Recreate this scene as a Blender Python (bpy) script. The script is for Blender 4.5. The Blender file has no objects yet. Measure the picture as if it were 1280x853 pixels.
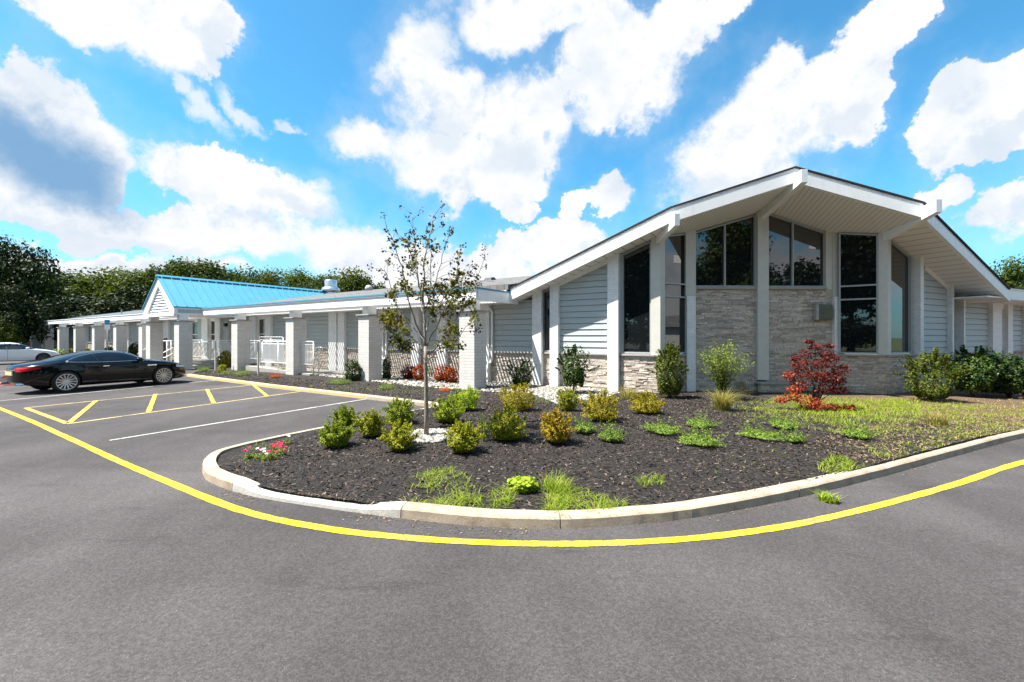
import bpy, bmesh, math, random
import numpy as np
from mathutils import Vector, Matrix, noise as mnoise

R = math.radians
rng = np.random.default_rng(7)
random.seed(7)
scene = bpy.context.scene
COL = scene.collection

# ---------------------------------------------------------------- camera
F, CX, HY, CH = 560.0, 640.0, 421.0, 1.8      # focal (px of a 1280 wide frame), horizon row, eye height
cam = bpy.data.cameras.new("camera")
cam.sensor_width = 36.0
cam.lens = F / 1280 * 36
cam.shift_y = -5.5 / 1280
cam.clip_end = 3000
cam_ob = bpy.data.objects.new("camera", cam)
cam_ob.location = (0, 0, CH)
cam_ob.rotation_euler = (R(90), 0, 0)
COL.objects.link(cam_ob)
scene.camera = cam_ob

# ---------------------------------------------------------------- light
SUN_E = R(62)
SUN_H = Vector((1.0, 0.20, 0)).normalized()     # horizontal travel direction of the sunlight
SUN_D = Vector((SUN_H.x * math.cos(SUN_E), SUN_H.y * math.cos(SUN_E), -math.sin(SUN_E)))
sun = bpy.data.lights.new("sun", 'SUN')
sun.energy = 4.6
sun.angle = R(0.5)
sun.color = (1.0, 0.955, 0.88)
sun_ob = bpy.data.objects.new("sun", sun)
sun_ob.rotation_euler = SUN_D.to_track_quat('-Z', 'Y').to_euler()
sun_ob.location = (-20, -3, 40)
COL.objects.link(sun_ob)

vs = scene.view_settings
vs.view_transform = 'Standard'
vs.look = 'None'
vs.exposure = 1.6
vs.gamma = 1.0
vs.use_curve_mapping = False
scene.cycles.use_denoising = True
scene.cycles.max_bounces = 8
scene.cycles.transparent_max_bounces = 8
scene.cycles.sample_clamp_indirect = 6

# ---------------------------------------------------------------- sky
world = bpy.data.worlds.new("World")
scene.world = world
world.use_nodes = True


class NT:
    """small helper round a node tree"""
    def __init__(self, tree):
        self.t = tree
        self.n = tree.nodes
        self.l = tree.links

    def add(self, typ, **kw):
        nd = self.n.new(typ)
        for k, v in kw.items():
            setattr(nd, k, v)
        return nd

    def put(self, sock, v):
        if isinstance(v, bpy.types.NodeSocket):
            self.l.new(v, sock)
        elif v is not None:
            if isinstance(v, (tuple, list)) and sock.type == 'RGBA' and len(v) == 3:
                v = (*v, 1)
            sock.default_value = v

    def math(self, op, a, b=None, c=None, clamp=False):
        nd = self.add('ShaderNodeMath', operation=op, use_clamp=clamp)
        for i, v in enumerate((a, b, c)):
            if v is not None:
                self.put(nd.inputs[i], v)
        return nd.outputs[0]

    def vmath(self, op, a, b=None):
        nd = self.add('ShaderNodeVectorMath', operation=op)
        self.put(nd.inputs[0], a)
        if b is not None:
            if op == 'SCALE':
                self.put(nd.inputs['Scale'], b)
            else:
                self.put(nd.inputs[1], b)
        return nd.outputs['Value'] if op in ('LENGTH', 'DOT_PRODUCT') else nd.outputs['Vector']

    def noise(self, vec, scale=5, detail=4, rough=.5, col=False, dim='3D'):
        nd = self.add('ShaderNodeTexNoise', noise_dimensions=dim)
        if vec is not None:
            self.put(nd.inputs['Vector'], vec)
        nd.inputs['Scale'].default_value = scale
        nd.inputs['Detail'].default_value = detail
        nd.inputs['Roughness'].default_value = rough
        return nd.outputs['Color'] if col else nd.outputs[0]

    def voronoi(self, vec, scale, feature='F1', out='Distance'):
        nd = self.add('ShaderNodeTexVoronoi', feature=feature)
        if vec is not None:
            self.put(nd.inputs['Vector'], vec)
        nd.inputs['Scale'].default_value = scale
        return nd.outputs[out]

    def ramp(self, fac, stops, interp='LINEAR'):
        nd = self.add('ShaderNodeValToRGB')
        cr = nd.color_ramp
        cr.interpolation = interp
        while len(cr.elements) < len(stops):
            cr.elements.new(0.5)
        for e, (p, c) in zip(cr.elements, stops):
            e.position = p
            if not isinstance(c, (tuple, list)):
                c = (c, c, c)
            e.color = (*c[:3], 1)
        self.put(nd.inputs[0], fac)
        return nd.outputs[0]

    def smooth(self, v, a, b, to0=0.0, to1=1.0):
        nd = self.add('ShaderNodeMapRange', interpolation_type='SMOOTHSTEP')
        self.put(nd.inputs[0], v)
        nd.inputs[1].default_value = a
        nd.inputs[2].default_value = b
        nd.inputs[3].default_value = to0
        nd.inputs[4].default_value = to1
        return nd.outputs[0]

    def mix(self, fac, a, b, mode='MIX'):
        nd = self.add('ShaderNodeMix', data_type='RGBA', blend_type=mode)
        self.put(nd.inputs[0], fac)
        self.put(nd.inputs[6], a)
        self.put(nd.inputs[7], b)
        return nd.outputs[2]

    def xyz(self, x, y, z):
        nd = self.add('ShaderNodeCombineXYZ')
        for i, v in enumerate((x, y, z)):
            self.put(nd.inputs[i], v)
        return nd.outputs[0]

    def sep(self, v):
        nd = self.add('ShaderNodeSeparateXYZ')
        self.put(nd.inputs[0], v)
        return nd.outputs


SKY_STRENGTH = 0.15
def build_world():
    w = NT(world.node_tree)
    w.n.clear()
    sky = w.add('ShaderNodeTexSky', sky_type='NISHITA')
    sky.sun_disc = False
    sky.sun_elevation = SUN_E
    sky.sun_rotation = math.atan2(-SUN_H.x, -SUN_H.y)
    sky.air_density = 1.0
    sky.dust_density = 0.6
    sky.ozone_density = 1.6
    tc = w.add('ShaderNodeTexCoord').outputs['Generated']
    d = w.vmath('NORMALIZE', tc)
    sx, sy, sz = w.sep(d)
    az = w.math('ARCTAN2', sx, sy)
    el = w.math('ARCSINE', sz)
    p = w.xyz(az, el, 0.0)
    # ragged edges: shift the look-up by noise of several sizes
    n1 = w.noise(d, 3.2, 2, .5, col=True)
    n1_ = w.noise(d, 3.0, 6, .6)
    n2 = w.noise(d, 13.0, 7, .62, col=True)
    wv = w.vmath('ADD', w.vmath('SCALE', w.vmath('SUBTRACT', n1, (.5, .5, .5)), .13),
                 w.vmath('SCALE', w.vmath('SUBTRACT', n2, (.5, .5, .5)), .12))
    p = w.vmath('ADD', p, wv)

    def blob(x, y, rx, ry, rot, gain=1.0):
        a0 = math.atan((x - CX) / F)
        e0 = math.atan((HY - y) / math.hypot(F, x - CX))
        sc = math.cos(a0)
        ra = rx / F * sc * sc
        re = ry / F * sc
        m = w.add('ShaderNodeMapping', vector_type='TEXTURE')
        w.put(m.inputs['Vector'], p)
        m.inputs['Location'].default_value = (a0, e0, 0)
        m.inputs['Rotation'].default_value = (0, 0, R(rot))
        m.inputs['Scale'].default_value = (ra, re, 1)
        ln = w.vmath('LENGTH', m.outputs[0])
        return w.math('MULTIPLY_ADD', ln, -gain, gain)

    def union(lst):
        cur = None
        for b in lst:
            v = blob(*b)
            cur = v if cur is None else w.math('SMOOTH_MAX', cur, v, .12)
        return cur
    thick = [
        (150, 20, 160, 60, -8), (245, 45, 70, 50, -30), (60, 0, 70, 30, 0),
        (55, 175, 150, 95, -18), (110, 215, 90, 50, -15),
        (60, 268, 200, 36, -6), (290, 235, 90, 50, -10), (360, 262, 90, 40, 0), (300, 300, 190, 36, 0), (150, 338, 220, 22, 0), (440, 312, 110, 40, 0), (510, 345, 120, 26, 0),
        (535, 95, 62, 72, -20), (575, 130, 60, 60, 0), (650, 150, 84, 84, 10), (555, 205, 105, 58, -8), (450, 175, 62, 30, -20), (610, 230, 80, 38, 0),
        (770, 82, 96, 84, -15), (640, 25, 85, 40, 0), (700, 12, 70, 30, 0), (840, 42, 52, 38, 10), (905, 8, 40, 18, 0),
        (880, 215, 78, 58, 10), (950, 165, 100, 74, 35), (1060, 100, 100, 52, 35), (1125, 25, 85, 50, 20), (930, 235, 95, 46, 0),
        (1225, 150, 105, 58, 25), (1255, 265, 70, 44, 20), (1165, 245, 58, 22, 15), (1320, 120, 90, 70, 0),
        (690, 303, 92, 30, 4), (718, 263, 26, 14, 0), (760, 255, 32, 16, 0), (642, 268, 28, 18, -20), (590, 335, 120, 30, 0),
    ]
    wisps = [(265, 135, 62, 24, -35), (310, 130, 60, 18, -45), (230, 108, 36, 14, -25), (365, 155, 20, 10, 0), (730, 330, 150, 20, 0)]
    # the part of the sky that stands behind the camera, seen in the window glass
    back = [(-900, 230, 300, 120, 10), (-2600, 160, 500, 140, 0)]
    dn = w.noise(d, 8.5, 10, .66)
    dlow = w.noise(d, 4.2, 4, .55)
    dens = w.math('ADD', union(thick), w.math('MULTIPLY_ADD', w.math('SUBTRACT', dn, .5), 1.15, w.math('MULTIPLY', w.math('SUBTRACT', dlow, .5), .55)))
    # crisp edge in some places, feathered in others
    width = w.smooth(w.noise(d, 2.3, 3, .5), .38, .62, .10, .62)
    a1 = w.smooth(w.math('DIVIDE', w.math('SUBTRACT', dens, .02), width), 0, 1)
    veil = w.smooth(w.math('ADD', dens, w.math('MULTIPLY', w.math('SUBTRACT', n1_, .5), .8)), -.45, .35, 0, .16)
    densw = w.math('ADD', union(wisps), w.math('MULTIPLY', w.math('SUBTRACT', dn, .55), 1.6))
    a2 = w.smooth(densw, .0, .7, 0, .75)
    # fair weather clouds in the unseen three quarters, thickened to brighten the shaded gable
    gn = w.noise(w.vmath('MULTIPLY', d, (1, 1, 1.8)), 2.6, 8, .58)
    behind = w.smooth(sy, .35, .05)
    a3 = w.math('MULTIPLY', w.smooth(gn, .45, .60), behind)
    alpha = w.math('MAXIMUM', w.math('MAXIMUM', w.math('MAXIMUM', a1, veil), a2), a3, clamp=True)
    # blue grey undersides
    under = union([(70, 212, 150, 66, -20), (30, 190, 120, 60, -20), (110, 300, 200, 16, -4), (385, 270, 50, 18, -10),
                   (640, 205, 50, 26, 0), (560, 160, 36, 30, 0), (890, 240, 60, 18, 0), (1050, 140, 40, 22, 30), (1260, 170, 60, 20, 25),
                   (200, 335, 160, 12, 0), (280, 60, 26, 40, 30)])
    un = w.math('ADD', under, w.math('MULTIPLY', w.math('SUBTRACT', w.noise(d, 6, 5, .55), .5), .7))
    shade = w.smooth(un, -.02, .55)
    heavy = w.smooth(w.math('ADD', union([(75, 214, 170, 62, -20), (20, 180, 120, 66, -20)]),
                            w.math('MULTIPLY', w.math('SUBTRACT', w.noise(d, 5, 4, .5), .5), .35)), -.12, .75)
    K = 0.345 / SKY_STRENGTH
    white = (K * .97, K * .98, K * 1.0)
    soft = (K * .63, K * .74, K * .86)
    dark = (K * .14, K * .36, K * .64)
    cc = w.mix(w.math('MULTIPLY', shade, .55), white, soft)
    dn_up = w.noise(w.vmath('ADD', d, (-.020, .0, .030)), 8.5, 10, .66)
    relief = w.smooth(w.math('SUBTRACT', dn_up, dn), -.01, .20, 0, .9)
    soft2 = (K * .70, K * .80, K * .92)
    cc = w.mix(relief, cc, soft2)
    mott = w.smooth(w.noise(w.vmath('ADD', d, (.3, .1, .2)), 7.0, 6, .58), .50, .72, 0, .55)
    cc = w.mix(mott, cc, soft)
    cc = w.mix(w.math('MULTIPLY', heavy, .86), cc, dark)
    tint = w.mix(1.0, sky.outputs[0], (.19, .47, .53), mode='MULTIPLY')
    # pale band of summer haze low in the sky
    low = w.smooth(el, .30, .0, 0, .5)
    tint = w.mix(low, tint, (K * .50, K * .72, K * .92))
    colr = w.mix(alpha, tint, cc)
    bg = w.add('ShaderNodeBackground')
    w.put(bg.inputs[0], colr)
    bg.inputs[1].default_value = SKY_STRENGTH
    out = w.add('ShaderNodeOutputWorld')
    w.l.new(bg.outputs[0], out.inputs[0])
    world.cycles.sampling_method = 'MANUAL'
    world.cycles.sample_map_resolution = 1024
build_world()

# ---------------------------------------------------------------- places
def V2(a):
    return Vector((math.cos(R(a)), math.sin(R(a))))
AL, AR, AFR = -33.53, 26.3, 1.35              # headings of the left facade, right facade and the recessed front
EL, ER, EF = V2(AL), V2(AR), V2((AL + AR) / 2)
NL, NR, NF = (Vector((-e.y, e.x)) for e in (EL, ER, EF))
QA = Vector((-.05, 15.95))                      # lower left end of the gable rake
QB = QA + EL * 5.572                            # left, middle, right points of the roof edge
QC = QB + EF * 3.40
QD = QB + EF * 6.80
QE = QD + ER * 5.9
W1 = Vector((4.51, 13.65))                      # the two bay corners
W2 = Vector((11.32, 13.54))
W0 = Vector((5.82, 14.28))
W3 = Vector((10.05, 14.38))
FO = Vector((-1.149, 14.3))                     # right hand end of the colonnade fascia
U = -EL
PITCH = .359

def roof_z(p):
    p = Vector((p[0], p[1]))
    return min(5.53 + PITCH * (p - QB).dot(EL), 5.53 - PITCH * (p - QD).dot(ER))

SOFF = .44
def soffit_z(p):
    return roof_z(p) - SOFF

def hit_plane(px, py, P, e):
    """point of the vertical plane through P along e that lies on the line of sight px, py"""
    d = Vector(((px - CX) / F, 1.0))
    n = Vector((-e[1], e[0]))
    k = Vector((P[0], P[1])).dot(n) / d.dot(n)
    return Vector((d.x * k, k, CH + (HY - py) / F * k))

def mound(x, y):
    return .06 + .17 * math.exp(-((x - 3.2) ** 2 / 34 + (y - 8.6) ** 2 / 8.5))

def G(px, py, z=None):
    """ground point seen at px, py (flat at z, or the planting bed when z is None)"""
    zz = 0.0 if z is None else z
    for _ in range(12):
        k = (CH - zz) * F / (py - HY)
        x = (px - CX) / F * k
        if z is not None:
            break
        zz = mound(x, k)
    return Vector((x, k, zz))

# ---------------------------------------------------------------- objects
def tag(o, label=None, cat=None, group=None, kind=None):
    if label: o['label'] = label
    if cat: o['category'] = cat
    if group: o['group'] = group
    if kind: o['kind'] = kind
    return o

def empty(name, loc=(0, 0, 0), rz=0.0, label=None, cat=None, group=None):
    o = bpy.data.objects.new(name, None)
    COL.objects.link(o)
    o.location = loc
    o.rotation_euler = (0, 0, rz)
    o.empty_display_size = .2
    return tag(o, label, cat, group)

class MB:
    """collects shapes, then becomes ONE mesh object"""
    def __init__(self):
        self.v, self.f, self.m = [], [], []

    def face(self, pts, m=0):
        i = len(self.v)
        self.v.extend([tuple(p) for p in pts])
        self.f.append(tuple(range(i, i + len(pts))))
        self.m.append(m)

    def raw(self, vs, fs, m=0):
        i = len(self.v)
        self.v.extend([tuple(p) for p in vs])
        self.f.extend([tuple(j + i for j in f) for f in fs])
        self.m.extend([m] * len(fs))

    def box(self, x0, x1, y0, y1, z0, z1, m=0):
        c = [(x, y, z) for z in (z0, z1) for y in (y0, y1) for x in (x0, x1)]
        self.raw(c, [(0, 2, 3, 1), (4, 5, 7, 6), (0, 1, 5, 4), (2, 6, 7, 3), (0, 4, 6, 2), (1, 3, 7, 5)], m)

    def prism(self, poly, z0, z1, m=0):
        """poly: 2-D points, extruded in z; z0/z1 numbers or functions of the point"""
        n = len(poly)
        f0 = z0 if callable(z0) else (lambda p: z0)
        f1 = z1 if callable(z1) else (lambda p: z1)
        vs = [(p[0], p[1], f0(p)) for p in poly] + [(p[0], p[1], f1(p)) for p in poly]
        fs = [tuple(range(n - 1, -1, -1)), tuple(range(n, 2 * n))]
        fs += [(i, (i + 1) % n, n + (i + 1) % n, n + i) for i in range(n)]
        self.raw(vs, fs, m)

    def slab_xz(self, poly, y0, y1, m=0):
        """poly in the x-z plane, thick in y"""
        n = len(poly)
        vs = [(p[0], y0, p[1]) for p in poly] + [(p[0], y1, p[1]) for p in poly]
        fs = [tuple(range(n)), tuple(range(2 * n - 1, n - 1, -1))]
        fs += [((i + 1) % n, i, n + i, n + (i + 1) % n) for i in range(n)]
        self.raw(vs, fs, m)

    def tube(self, pts, r, n=8, m=0, cap=True):
        pts = [Vector(p) for p in pts]
        rs = r if isinstance(r, (list, tuple)) else [r] * len(pts)
        vs, fs = [], []
        prev = None
        for i, p in enumerate(pts):
            t = (pts[min(i + 1, len(pts) - 1)] - pts[max(i - 1, 0)])
            t = t.normalized() if t.length > 1e-9 else Vector((0, 0, 1))
            if prev is None:
                a = t.cross(Vector((0, 0, 1)))
                if a.length < 1e-3:
                    a = t.cross(Vector((0, 1, 0)))
            else:
                a = prev - t * prev.dot(t)
            a.normalize()
            prev = a
            b = t.cross(a)
            for k in range(n):
                an = 2 * math.pi * k / n
                vs.append(p + (a * math.cos(an) + b * math.sin(an)) * rs[i])
        for i in range(len(pts) - 1):
            for k in range(n):
                fs.append((i * n + k, i * n + (k + 1) % n, (i + 1) * n + (k + 1) % n, (i + 1) * n + k))
        if cap:
            fs.append(tuple(range(n - 1, -1, -1)))
            fs.append(tuple(range((len(pts) - 1) * n, len(pts) * n)))
        self.raw(vs, fs, m)

    def lathe(self, prof, axis='Z', c=(0, 0, 0), n=24, m=0):
        """prof: (radius, height)"""
        vs, fs = [], []
        for r, h in prof:
            for k in range(n):
                a = 2 * math.pi * k / n
                x, y = r * math.cos(a), r * math.sin(a)
                p = (x, y, h) if axis == 'Z' else ((x, h, y) if axis == 'Y' else (h, x, y))
                vs.append((p[0] + c[0], p[1] + c[1], p[2] + c[2]))
        for i in range(len(prof) - 1):
            for k in range(n):
                fs.append((i * n + k, i * n + (k + 1) % n, (i + 1) * n + (k + 1) % n, (i + 1) * n + k))
        self.raw(vs, fs, m)

    def build(self, name, mats, parent=None, loc=(0, 0, 0), rz=0.0, smooth=False, bevel=0.0, fix=True):
        me = bpy.data.meshes.new(name)
        me.from_pydata(self.v, [], self.f)
        if not isinstance(mats, (list, tuple)):
            mats = [mats]
        for mm in mats:
            me.materials.append(mm)
        if len(mats) > 1:
            me.polygons.foreach_set('material_index', self.m)
        if fix:
            bm = bmesh.new()
            bm.from_mesh(me)
            bmesh.ops.recalc_face_normals(bm, faces=bm.faces)
            bm.to_mesh(me)
            bm.free()
        if smooth:
            me.polygons.foreach_set('use_smooth', [True] * len(me.polygons))
        me.update()
        o = bpy.data.objects.new(name, me)
        COL.objects.link(o)
        if parent is not None:
            o.parent = parent
        o.location = loc
        o.rotation_euler = (0, 0, rz)
        if bevel:
            md = o.modifiers.new('edge', 'BEVEL')
            md.width = bevel
            md.segments = 2
            md.limit_method = 'ANGLE'
        return o

def kids(o):
    return [c for c in bpy.data.objects if c.parent is o]

def copy_tree(o, children=None):
    """a copy of a thing with copies of its parts and sub-parts (mesh data shared)"""
    def rec(src, par):
        c = src.copy()
        COL.objects.link(c)
        if par is not None:
            c.parent = par
        for ch in CH_CACHE[src.name]:
            rec(ch, c)
        return c
    CH_CACHE = {}
    def fill(s):
        CH_CACHE[s.name] = kids(s)
        for k in CH_CACHE[s.name]:
            fill(k)
    fill(o)
    return rec(o, None)

def clip_top(poly, fn):
    """keep the part of an x-z polygon below z = fn(x) (fn linear)"""
    out = []
    n = len(poly)
    for i in range(n):
        a, b = poly[i], poly[(i + 1) % n]
        da, db = fn(a[0]) - a[1], fn(b[0]) - b[1]
        if da >= 0:
            out.append(a)
        if (da > 0 and db < 0) or (da < 0 and db > 0):
            t = da / (da - db)
            out.append((a[0] + (b[0] - a[0]) * t, a[1] + (b[1] - a[1]) * t))
    return out

# ---------------------------------------------------------------- materials
def mat(name):
    m = bpy.data.materials.new(name)
    m.use_nodes = True
    t = NT(m.node_tree)
    b = t.n['Principled BSDF']
    return m, t, b

def bump(t, b, h, strength=.3, dist=.01):
    nd = t.add('ShaderNodeBump')
    nd.inputs['Strength'].default_value = strength
    nd.inputs['Distance'].default_value = dist
    t.put(nd.inputs['Height'], h)
    t.l.new(nd.outputs[0], b.inputs['Normal'])

def obco(t):
    return t.add('ShaderNodeTexCoord').outputs['Object']

def geo_pos(t):
    return t.add('ShaderNodeNewGeometry').outputs['Position']

def plain(name, c, rough=.6, metal=0.0, var=.12, scale=6, spec=None, bmp=0.0):
    m, t, b = mat(name)
    p = obco(t)
    n = t.noise(p, scale, 5, .6)
    f = t.smooth(n, .3, .7, 1 - var, 1 + var)
    col = t.mix(1.0, c, t.xyz(f, f, f), mode='MULTIPLY')
    t.put(b.inputs['Base Color'], col)
    b.inputs['Roughness'].default_value = rough
    b.inputs['Metallic'].default_value = metal
    if spec is not None:
        b.inputs['Specular IOR Level'].default_value = spec
    if bmp:
        bump(t, b, t.noise(p, 60, 4, .6), bmp, .005)
    return m

def m_asphalt():
    m, t, b = mat("asphalt")
    p = geo_pos(t)
    fine = t.noise(p, 150, 3, .7)
    mid = t.noise(p, 28, 4, .65)
    big = t.noise(t.vmath('MULTIPLY', p, (1, .55, 1)), .55, 5, .6)
    rub = t.noise(t.vmath('MULTIPLY', p, (.35, 1.6, 1)), 1.3, 5, .65)
    sp = t.voronoi(p, 95)
    sp2 = t.voronoi(p, 38, out='Color')
    c = t.ramp(fine, [(.25, (.033, .0300, .0305)), (.55, (.075, .0680, .0685)), (.8, (.138, .127, .126))])
    c = t.mix(t.smooth(mid, .35, .7, 0, .45), c, (.096, .087, .0865))
    stone = t.math('MULTIPLY', t.smooth(sp, .30, .16), t.smooth(t.sep(sp2)[0], .66, .76))
    c = t.mix(t.math('MULTIPLY', stone, .45), c, (.26, .25, .235))
    agg = t.voronoi(p, 80, out='Color')
    ag = t.smooth(t.sep(agg)[0], .0, 1.0, .80, 1.20)
    c = t.mix(1.0, c, t.xyz(ag, ag, ag), mode='MULTIPLY')
    tr_ = t.noise(t.vmath('MULTIPLY', p, (.12, 1.1, 1)), 1.0, 3, .5)
    tk = t.smooth(tr_, .55, .70, 1.0, .86)
    c = t.mix(1.0, c, t.xyz(tk, tk, tk), mode='MULTIPLY')
    pt = t.smooth(t.noise(p, .16, 3, .6), .44, .56, .90, 1.08)
    c = t.mix(1.0, c, t.xyz(pt, pt, pt), mode='MULTIPLY')
    k = t.smooth(big, .3, .7, .78, 1.2)
    c = t.mix(1.0, c, t.xyz(k, k, k), mode='MULTIPLY')
    k2 = t.smooth(rub, .58, .72, 1.0, .74)
    c = t.mix(1.0, c, t.xyz(k2, k2, k2), mode='MULTIPLY')
    # hairline cracks
    wp = t.vmath('ADD', p, t.vmath('SCALE', t.noise(p, 1.8, 4, .6, col=True), .9))
    cr = t.voronoi(wp, .28, 'DISTANCE_TO_EDGE')
    msk = t.smooth(t.noise(p, .5, 2), .57, .66)
    crk = t.math('MULTIPLY', t.smooth(cr, .012, .002), msk)
    c = t.mix(t.math('MULTIPLY', crk, .38), c, (.02, .02, .02))
    # oil and rust blotches in the bays
    bl = t.smooth(t.noise(p, .9, 5, .6), .66, .76, 0, .35)
    c = t.mix(bl, c, (.075, .06, .045))
    t.put(b.inputs['Base Color'], t.mix(1.0, c, (.93, .93, .93), mode='MULTIPLY'))
    b.inputs['Roughness'].default_value = .92
    b.inputs['Specular IOR Level'].default_value = .2
    h = t.math('ADD', t.math('MULTIPLY', fine, .6), t.math('MULTIPLY', mid, .5))
    bump(t, b, h, .75, .012)
    return m

def m_paintline(name, c, wear=.5):
    m, t, b = mat(name)
    p = geo_pos(t)
    n = t.noise(p, 34, 5, .75)
    n2 = t.noise(p, 2.2, 4, .6)
    a = t.smooth(t.math('ADD', n, t.math('MULTIPLY', n2, .5)), .58 + (1 - wear) * .25, .86 + (1 - wear) * .2, 0, .85)
    col = t.mix(a, c, (.10, .095, .08))
    t.put(b.inputs['Base Color'], col)
    b.inputs['Roughness'].default_value = .8
    b.inputs['Specular IOR Level'].default_value = .2
    bump(t, b, t.noise(p, 140, 3, .7), .5, .008)
    return m

def m_concrete(name, c, dirt=(.30, .22, .13)):
    m, t, b = mat(name)
    p = geo_pos(t)
    n = t.noise(p, 5, 6, .65)
    f = t.noise(p, 70, 4, .7)
    col = t.mix(t.smooth(n, .40, .75, 0, .75), c, dirt)
    k = t.smooth(f, .25, .75, .78, 1.12)
    col = t.mix(1.0, col, t.xyz(k, k, k), mode='MULTIPLY')
    pit = t.smooth(t.voronoi(p, 55), .12, .04, 0, .6)
    col = t.mix(pit, col, (.10, .085, .07))
    t.put(b.inputs['Base Color'], col)
    b.inputs['Roughness'].default_value = .9
    bump(t, b, t.math('ADD', f, n), .5, .01)
    return m

def m_trim():
    """white paint with faint rain streaks and grime"""
    m, t, b = mat("white_trim_paint")
    p = geo_pos(t)
    st = t.noise(t.vmath('MULTIPLY', p, (7, 7, .9)), 1.0, 5, .65)
    gr = t.noise(p, 2.2, 4, .6)
    a = t.math('ADD', t.smooth(st, .52, .75, 0, .45), t.smooth(gr, .50, .75, 0, .30))
    t.put(b.inputs['Base Color'], t.mix(a, (.84, .84, .83), (.66, .655, .62)))
    b.inputs['Roughness'].default_value = .5
    return m

def m_brick(name, c, bw=.30, bh=.10, mortar=.008, dark=.80, var=.06, bs=.5):
    """painted masonry; the courses follow the object's own axes"""
    m, t, b = mat(name)
    p = obco(t)
    x, y, z = t.sep(p)
    v = t.xyz(t.math('ADD', x, y), z, 0.0)
    br = t.add('ShaderNodeTexBrick')
    t.put(br.inputs['Vector'], v)
    br.inputs['Scale'].default_value = 1
    br.inputs['Mortar Size'].default_value = mortar
    br.inputs['Mortar Smooth'].default_value = .4
    br.inputs['Brick Width'].default_value = bw
    br.inputs['Row Height'].default_value = bh
    br.inputs['Bias'].default_value = 0
    t.put(br.inputs['Color1'], tuple(min(1, q * (1 + var)) for q in c))
    t.put(br.inputs['Color2'], tuple(q * (1 - var) for q in c))
    t.put(br.inputs['Mortar'], tuple(q * dark for q in c))
    n = t.noise(p, 7, 5, .6)
    k = t.smooth(n, .3, .7, .93, 1.06)
    col = t.mix(1.0, br.outputs['Color'], t.xyz(k, k, k), mode='MULTIPLY')
    # rain streak dirt near the foot
    t.put(b.inputs['Base Color'], col)
    b.inputs['Roughness'].default_value = .7
    h = t.math('ADD', t.math('MULTIPLY', br.outputs['Fac'], -1.0), t.math('MULTIPLY', t.noise(p, 90, 3, .6), .25))
    bump(t, b, h, bs, .008)
    return m

def m_island(name, stops, rough=.85, nscale=30, translucent=0.0, bmp=.4, tweak=True):
    """every loose piece of the mesh takes its own tone of the ramp"""
    m, t, b = mat(name)
    g = t.add('ShaderNodeNewGeometry')
    rnd = g.outputs['Random Per Island']
    col = t.ramp(rnd, stops)
    if tweak:
        n = t.noise(g.outputs['Position'], nscale, 4, .6)
        k = t.smooth(n, .3, .7, .78, 1.2)
        col = t.mix(1.0, col, t.xyz(k, k, k), mode='MULTIPLY')
        if bmp:
            bump(t, b, n, bmp, .006)
    t.put(b.inputs['Base Color'], col)
    b.inputs['Roughness'].default_value = rough
    if translucent:
        out = t.n['Material Output']
        tr = t.add('ShaderNodeBsdfTranslucent')
        t.put(tr.inputs[0], t.mix(1.0, col, (1.25, 1.25, .55), mode='MULTIPLY'))
        ms = t.add('ShaderNodeMixShader')
        ms.inputs[0].default_value = translucent
        t.l.new(b.outputs[0], ms.inputs[1])
        t.l.new(tr.outputs[0], ms.inputs[2])
        t.l.new(ms.outputs[0], out.inputs[0])
        b.inputs['Specular IOR Level'].default_value = .15
    return m

def leafmat(name, cs, trans=.32, rough=.55, rare=None):
    n = len(cs)
    st = [(i / (n - 1) * (.93 if rare else 1), c) for i, c in enumerate(cs)]
    if rare:
        st.append((1.0, rare))
    return m_island(name, st, rough=rough, translucent=trans, tweak=False)

def m_glass():
    m, t, b = mat("dark_window_glass")
    t.put(b.inputs['Base Color'], (.008, .010, .011))
    b.inputs['Roughness'].default_value = .015
    b.inputs['IOR'].default_value = 1.95
    p = obco(t)
    bump(t, b, t.noise(p, .9, 2, .5), .03, .05)
    return m

def m_siding():
    m, t, b = mat("grey_lap_siding")
    p = obco(t)
    x, y, z = t.sep(p)
    g = t.noise(t.xyz(t.math('MULTIPLY', x, 3.0), y, t.math('MULTIPLY', z, 60.0)), 1.0, 5, .6)
    k = t.smooth(g, .3, .7, .93, 1.06)
    col = t.mix(1.0, (.415, .455, .455), t.xyz(k, k, k), mode='MULTIPLY')
    t.put(b.inputs['Base Color'], col)
    b.inputs['Roughness'].default_value = .55
    bump(t, b, g, .25, .004)
    return m

def m_soffit(name, c=(.80, .785, .745), pitch=.13):
    """soffit boards run along the object's local y"""
    m, t, b = mat(name)
    p = obco(t)
    x, y, z = t.sep(p)
    f = t.math('FRACT', t.math('DIVIDE', x, pitch))
    e = t.math('ABSOLUTE', t.math('SUBTRACT', f, .5))
    groove = t.smooth(e, .43, .47)
    col = t.mix(groove, c, tuple(q * .55 for q in c))
    t.put(b.inputs['Base Color'], col)
    b.inputs['Roughness'].default_value = .6
    bump(t, b, t.math('MULTIPLY', groove, -1.0), .8, .012)
    return m

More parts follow.
